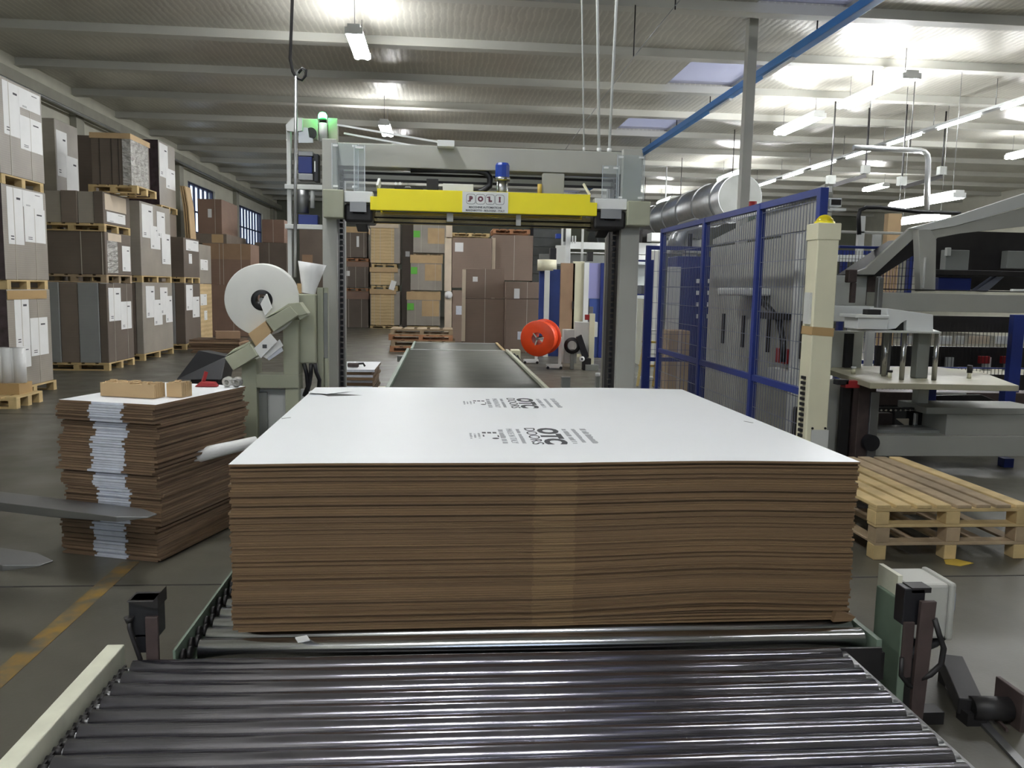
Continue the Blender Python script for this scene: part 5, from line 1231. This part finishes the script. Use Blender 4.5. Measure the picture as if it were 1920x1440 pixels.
# sloped hood side plate with openings framed by beams
RP('hood_plate', [(1706, 428), (1733, 421), (1796, 404), (1960, 350), (1960, 376), (1790, 424), (1742, 432)], RYm+.1, .06, 'machine_light')
RP('hood_plate', [(1742, 432), (1790, 424), (1960, 378), (1960, 420), (1800, 438), (1758, 446), (1744, 462)], RYm+.12, .05, 'machine_grey')
RP('hood_plate', [(1722, 430), (1745, 430), (1756, 450), (1754, 546), (1726, 546)], RYm+.08, .1, 'machine_grey')
MB().box(at(1742, 480, RYm).x, at(1744, 480, RYm).x, RYm+.06, RYm+.08, at(1742, 540, RYm).z, at(1742, 482, RYm).z).build('edge_strip', 'machine_light', rm_)
RP('incline_plate', [(1600, 512), (1625, 502), (1706, 428), (1740, 425), (1738, 440), (1715, 446), (1640, 515), (1612, 515)], RYm+.2, .05, 'machine_grey')
RP('incline_belt', [(1614, 514), (1716, 446), (1728, 470), (1650, 518)], RYm+.3, .5, 'dark_metal'); RP('incline_edge', [(1608, 512), (1700, 452), (1704, 458), (1616, 516)], RYm+.25, .05, 'blue_fence')
R_('interior_panel', 1756, 432, 1960, 546, 'dark_metal', RYm+.9, .05, 0); R_('interior_roller', 1756, 505, 1960, 520, 'dark_metal', RYm+.5, .15); RP('interior_chute', [(1830, 545), (1880, 510), (1888, 515), (1850, 548)], RYm+.6, .1, 'wire'); R_('interior_block', 1775, 468, 1815, 512, 'machine_dim', RYm+.7, .1); R_('interior_block', 1890, 470, 1960, 505, 'machine_dim', RYm+.75, .1); R_('interior_lamp', 1777, 464, 1783, 480, 'machine_light', RYm+.65, .05); R_('interior_box', 1760, 520, 1820, 545, 'blue_navy', RYm+.6, .1)
R_('main_beam', 1655, 548, 1960, 588, 'machine_grey', RYm, .3); R_('beam_edge', 1655, 541, 1960, 549, 'dark_metal', RYm+.05, .2)
R_('small_lamp', 1900, 542, 1925, 547, 'paper', RYm-.02, .05)
R_('side_cabinet', 1568, 516, 1650, 574, 'machine_light', RYm+.5, .5); R_('rust_strip', 1628, 518, 1640, 572, 'rust_brown', RYm+.48, .02, 0)
R_('knife_head', 1592, 505, 1607, 530, 'rust_brown', RYm+.1, .08, .01); R_('knife_stem', 1598, 530, 1604, 568, 'rust_brown', RYm+.12, .05)
R_('white_arm', 1560, 573, 1645, 604, 'machine_white', RYm-.1, .25); R_('clamp_post', 1648, 520, 1654, 580, 'steel_dull', RYm-.15, .06)
R_('white_box', 1609, 594, 1664, 618, 'machine_white', RYm-.55, .25); R_('white_box_lid', 1604, 590, 1668, 597, 'machine_white', RYm-.58, .3)
RP('white_housing', [(1663, 578), (1750, 590), (1750, 622), (1735, 622), (1700, 620), (1700, 600), (1690, 606), (1680, 616), (1665, 618)], RYm-.5, .3, 'machine_white'); R_('valve', 1628, 580, 1652, 592, 'dark_metal', RYm-.5, .1); R_('gusset', 1683, 600, 1700, 620, 'dark_metal', RYm-.45, .1)
tp = flo(1765, 622, 1.35)
zpl = at(1690, 620, RYm-.5).z
MB().prism([(at(1598, 617, RYm-.3).x, RYm-.2), (at(1640, 621, RYm-.62).x, RYm-.62), (at(1765, 623, RYm-.62).x, RYm-.62), (at(1762, 620, RYm-.2).x, RYm-.1)], 'z', zpl-.015, zpl).build('head_plate', 'machine_light', rm_)
ztb = .90
for u, y in ((1694, RYm-.55), (1755, RYm-.55), (1660, RYm-.25), (1720, RYm-.25)):
    x = at(u, 660, y).x; MB().cyl((x, y, ztb), (x, y, zpl-.015), .022, n=16).build('guide_column', 'steel', rm_)
MB().box(at(1722, 640, RYm-.4).x, at(1745, 640, RYm-.4).x, RYm-.4, RYm-.3, ztb, zpl-.015).build('cylinder_block', 'machine_dim', rm_, bevel=.01); MB().box(at(1660, 640, RYm-.1).x, at(1672, 640, RYm-.1).x, RYm-.1, RYm-.04, ztb, zpl-.015).build('cylinder_block', 'steel_dull', rm_)
fl_ = lambda u, v: (flo(u, v, ztb).x, flo(u, v, ztb).y)
MB().prism([fl_(1545, 690), fl_(1632, 718), fl_(1911, 723), fl_(1840, 697), fl_(1760, 688), fl_(1600, 686)], 'z', ztb-.05, ztb).build('table_plate', 'table_cream_shaded', rm_, bevel=.004)
for u, v in ((1590, 690), (1668, 708), (1817, 709), (1600, 701)):
    w = flo(u, v, ztb); MB().cyl((w.x, w.y, ztb), (w.x, w.y, ztb+.05), .018, n=12).build('stop_pin', 'machine_cream', rm_); MB().cyl((w.x, w.y, ztb+.05), (w.x, w.y, ztb+.07+.05*(u > 1800)), .024, n=12).build('stop_knob', 'dark_metal' if u != 1600 else 'machine_white', rm_)
R_('tall_clamp', 1588, 625, 1598, 690, 'black_plastic', RYm+.4, .06); R_('side_plate', 1560, 620, 1615, 690, 'machine_light', RYm+.6, .05)
# lower structure
R_('leg_panel', 1552, 712, 1618, 880, 'machine_grey', RYm-.2, .1, .006, 0); R_('red_bracket', 1586, 714, 1612, 728, 'red', RYm-.5, .1, .006); R_('bracket_tip', 1570, 712, 1592, 722, 'black_plastic', RYm-.5, .08); R_('dark_rod', 1580, 724, 1588, 860, 'dark_metal', RYm-.3, .05, .004, 0)
R_('column', 1612, 720, 1633, 880, 'rust_brown', RYm-.4, .15, .006, 0); R_('column_rod', 1634, 735, 1640, 880, 'steel_dull', RYm-.42, .05, .004, 0); w = at(1632, 830, RYm-.45); MB().lathe([(0, -.03), (.075, -.03), (.075, .03), (0, .03)], w, (0, 1, 0), 24, False).build('wheel', 'black_plastic', rm_)
R_('lower_beam', 1635, 817, 1960, 856, 'machine_grey', RYm-.35, .25); R_('lower_ledge', 1635, 806, 1960, 818, 'machine_dim', RYm-.2, .3); R_('lower_box', 1776, 777, 1960, 817, 'machine_grey', RYm-.3, .4); R_('upper_ledge', 1738, 764, 1960, 778, 'machine_grey', RYm-.3, .5)
R_('chain_rail', 1640, 764, 1738, 769, 'dark_metal', RYm-.1, .05, 0); cbm = MB()
for i in range(10):
    w = at(1643+i*9, 769, RYm-.12); cbm.cyl((w.x, w.y-.01, w.z), (w.x, w.y+.01, w.z), .009, n=8)
tag(cbm.build('chain_pins', 'steel', rm_), kind='stuff')
R_('inner_post', 1722, 728, 1740, 765, 'machine_light', RYm, .1); R_('inner_board', 1640, 775, 1672, 806, 'rust_brown', RYm+.1, .1); RP('paper_corner', [(1680, 785), (1705, 785), (1704, 803)], RYm+.1, .01, 'beige_card'); R_('dark_inner', 1700, 770, 1740, 806, 'black_plastic', RYm+.2, .2); R_('bright_rod', 1716, 775, 1720, 806, 'steel', RYm+.05, .03)
for u0, u1 in ((1740, 1754), (1886, 1903)): R_('blue_post', u0, 728, u1, 765, 'blue_fence', RYm+.3, .1)
R_('blue_post', 1884, 860, 1898, 905, 'blue_navy', RYm-.1, .1, .004, 0); R_('blue_post', 1902, 590, 1912, 720, 'blue_fence', RYm+1.3, .08, .004, 0); R_('blue_rail_bar', 1650, 687, 1960, 693, 'blue_fence', RYm+1.4, .04); R_('foot', 1640, 880, 1660, 905, 'dark_metal', RYm-.3, .2, .004, 0)
R_('rear_body', 1645, 590, 1960, 625, 'dark_metal', RYm+1.6, .05, 0); R_('rear_body', 1645, 648, 1960, 690, 'dark_metal', RYm+1.6, .05, 0); R_('rear_body', 1645, 700, 1960, 880, 'dark_metal', RYm+1.9, .05, 0, 0)
for u0, u1, m_ in ((1703, 1715, 'machine_white'), (1760, 1784, 'machine_white'), (1795, 1808, 'machine_light'), (1820, 1855, 'beige_card'), (1870, 1895, 'machine_white'), (1912, 1960, 'machine_light')): R_('far_slot', u0, 630, u1, 645, m_, RYm+1.55, .03, 0)
for u0, u1 in ((1838, 1856), (1880, 1894)): R_('red_part', u0, 668, u1, 682, 'red', RYm+1.5, .05)
for u0 in (1775, 1845, 1885): R_('pale_part', u0, 670, u0+12, 695, 'machine_light', RYm+1.52, .03, 0)
m = MB()
for k in range(42): 
    x = at(1645, 650, RYm+1.45).x+k*.045; m.box(x-.002, x+.002, RYm+1.44, RYm+1.445, 0.05, 1.35)
tag(m.build('rear_mesh', 'dark_metal', rm_), kind='stuff')
R_('scrap_tray', 1650, 735, 1960, 762, 'rust_brown', RYm+1.2, .3); RP('sheet_fan', [(1752, 742), (1840, 740), (1870, 752), (1850, 762), (1770, 765)], RYm+.8, .05, 'dark_metal'); R_('bright_strip', 1754, 736, 1812, 740, 'machine_white', RYm+.7, .03, 0)
R_('skirt_panel', 1640, 858, 1960, 900, 'rust_brown', RYm+.5, .04, 0, 0); R_('skirt_panel', 1560, 858, 1640, 900, 'machine_dim', RYm+.3, .04, 0, 0)
# blue bar across behind the post, mesh pieces
R_('blue_rail_bar', 1575, 460, 1730, 469, 'blue_navy', RYm+.8, .05)
R_('back_rail', 1575, 432, 1700, 440, 'machine_grey', RYm+2.4, .06); R_('back_rail', 1575, 478, 1640, 492, 'machine_white', RYm+2.3, .06); R_('back_post', 1612, 405, 1620, 460, 'machine_light', RYm+2.4, .06, .004, 0); R_('back_post', 1640, 438, 1652, 462, 'machine_light', RYm+2.5, .06, .004, 0); R_('brown_column', 1666, 400, 1688, 450, 'tan_card', RYm+3.2, .1, .004, 0)
MB().tube([at(u, v, RYm+2.2) for u, v in ((1611, 440), (1610, 405), (1613, 394), (1624, 389), (1650, 389), (1720, 397), (1800, 400))], .025, 10).build('hose', 'black_plastic', rm_)
m = MB()
for k in range(24):
    a = at(1575+k*6, 470, RYm+.85); c = at(1575+k*6, 545, RYm+.85); m.box(a.x-.002, a.x+.002, a.y, a.y+.004, c.z, a.z)
for v in (485, 500, 515, 530):
    a = at(1575, v, RYm+.85); c = at(1720, v, RYm+.85); m.box(a.x, c.x, a.y, a.y+.004, a.z-.002, a.z+.002)
tag(m.build('wire_mesh', 'dark_metal', rm_), kind='stuff')
# small white camera box on the fence post
wb = thing('sensor_housing', 'small open white box mounted above the blue fence corner', 'sensor', at(1566, 392, 5.72))
a, c = at(1556, 371, 5.72), at(1578, 388, 5.72); MB().box(a.x, c.x, 5.72, 5.80, c.z, a.z).build('box_shell', 'machine_white', wb, bevel=.004); ub('opening', 'dark_metal', wb, a.x+.012, c.x-.008, 5.715, 5.72, c.z+.012, a.z-.01)
ub('shelf_plate', 'machine_white', wb, a.x-.01, c.x+.02, 5.69, 5.82, c.z-.03, c.z-.012); MB().bar((FX+.031, 5.62, c.z-.035), ((a.x+c.x)/2, 5.76, c.z-.03), .03, .012).build('mount', 'machine_white', wb)

# ================================================================== pallets on the floor at the right
pl = at(1637, 1050, 5.2)
PX0, PY0 = flo(1636, 1050).x, flo(1636, 1050).y
Wp = 1.0
def pallet_box(t, n, m, *c): return MB().box(*c).build(n, m, t, bevel=.003, local=True, seg=1)
NW, ND = 1.02, 1.5
BX = (0, NW/2-.045, NW-.09); BY = (0, ND/2-.05, ND-.1)
lo_ = thing('wooden_pallet', 'upturned wooden pallet on the floor right of the big stack, below the pale one', 'pallet', (PX0, PY0, 0))
for xx in BX:
    for yy in BY:
        pallet_box(lo_, 'block', 'pallet_wood', xx+.005, xx+.085, yy, yy+.09, 0, .092)
        pallet_box(lo_, 'block', 'pallet_wood_grey', xx+random.uniform(0, .012), xx+.10, yy-.002, yy+.1, .113, .206)
for yy in BY: pallet_box(lo_, 'stringer_board', 'pallet_wood_grey', .01, NW, yy, yy+.1, .092, .113)
for i in range(5):
    c = .05+(NW-.1)*i/4; pallet_box(lo_, 'deck_board', 'pallet_wood_grey', c-.045, c+.045, .1, ND-.1, .095, .112)
up_ = thing('wooden_pallet', 'pale wooden pallet on top of the upturned one right of the big stack', 'pallet', (PX0, PY0, .208))
for i in range(8):
    c = .049+(NW-.098)*i/7; r = random.uniform(-.004, .004)
    pallet_box(up_, 'deck_board', 'pallet_wood' if i not in (4, 5, 6) else 'pallet_wood_grey', c-.049, c+.049, -.002+r, ND+r, .122, .144)
for yy in BY:
    pallet_box(up_, 'stringer_board', 'pallet_wood', 0, NW, yy, yy+.1, .100, .122); pallet_box(up_, 'bottom_board', 'pallet_wood', 0, NW, yy, yy+.1, 0, .02)
    for xx in BX: pallet_box(up_, 'block', 'pallet_wood', xx+random.uniform(-.004, .004), xx+.09, yy-.003, yy+.1, .02, .100)
# yellow leaf of paper on the floor
w = flo(1795, 1056)
tag(MB().prism([(w.x-.09, w.y-.02), (w.x-.02, w.y-.06), (w.x+.10, w.y-.01), (w.x+.04, w.y+.07), (w.x-.05, w.y+.06)], 'z', .001, .004).build('yellow_paper', 'yellow_dull'), 'yellow paper scrap on the floor by the near pallet edge', 'scrap')

# overhead hoist rails far right
for i, (pp, lab) in enumerate(((((1557, 349), (1622, 329)), 'dark hoist rail above the blue fence corner'), (((1690, 351), (1765, 331)), 'dark hoist rail beside the bent ventilation pipe'))):
    a, b = at(*pp[0], 19.0), at(*pp[1], 20.0)
    hr = thing('hoist_rail', lab, 'rail', a); MB().bar(a, b, .06, .09).build('rail_bar', 'dark_metal', hr)
    for q in (a, b):
        MB().cyl(q, (q.x, q.y, ZC), .02, n=8).build('hanger', 'dark_metal', hr); MB().box(q.x-.09, q.x+.09, q.y-.08, q.y+.08, q.z+.04, q.z+.24).build('trolley', 'machine_dim', hr, bevel=.01)
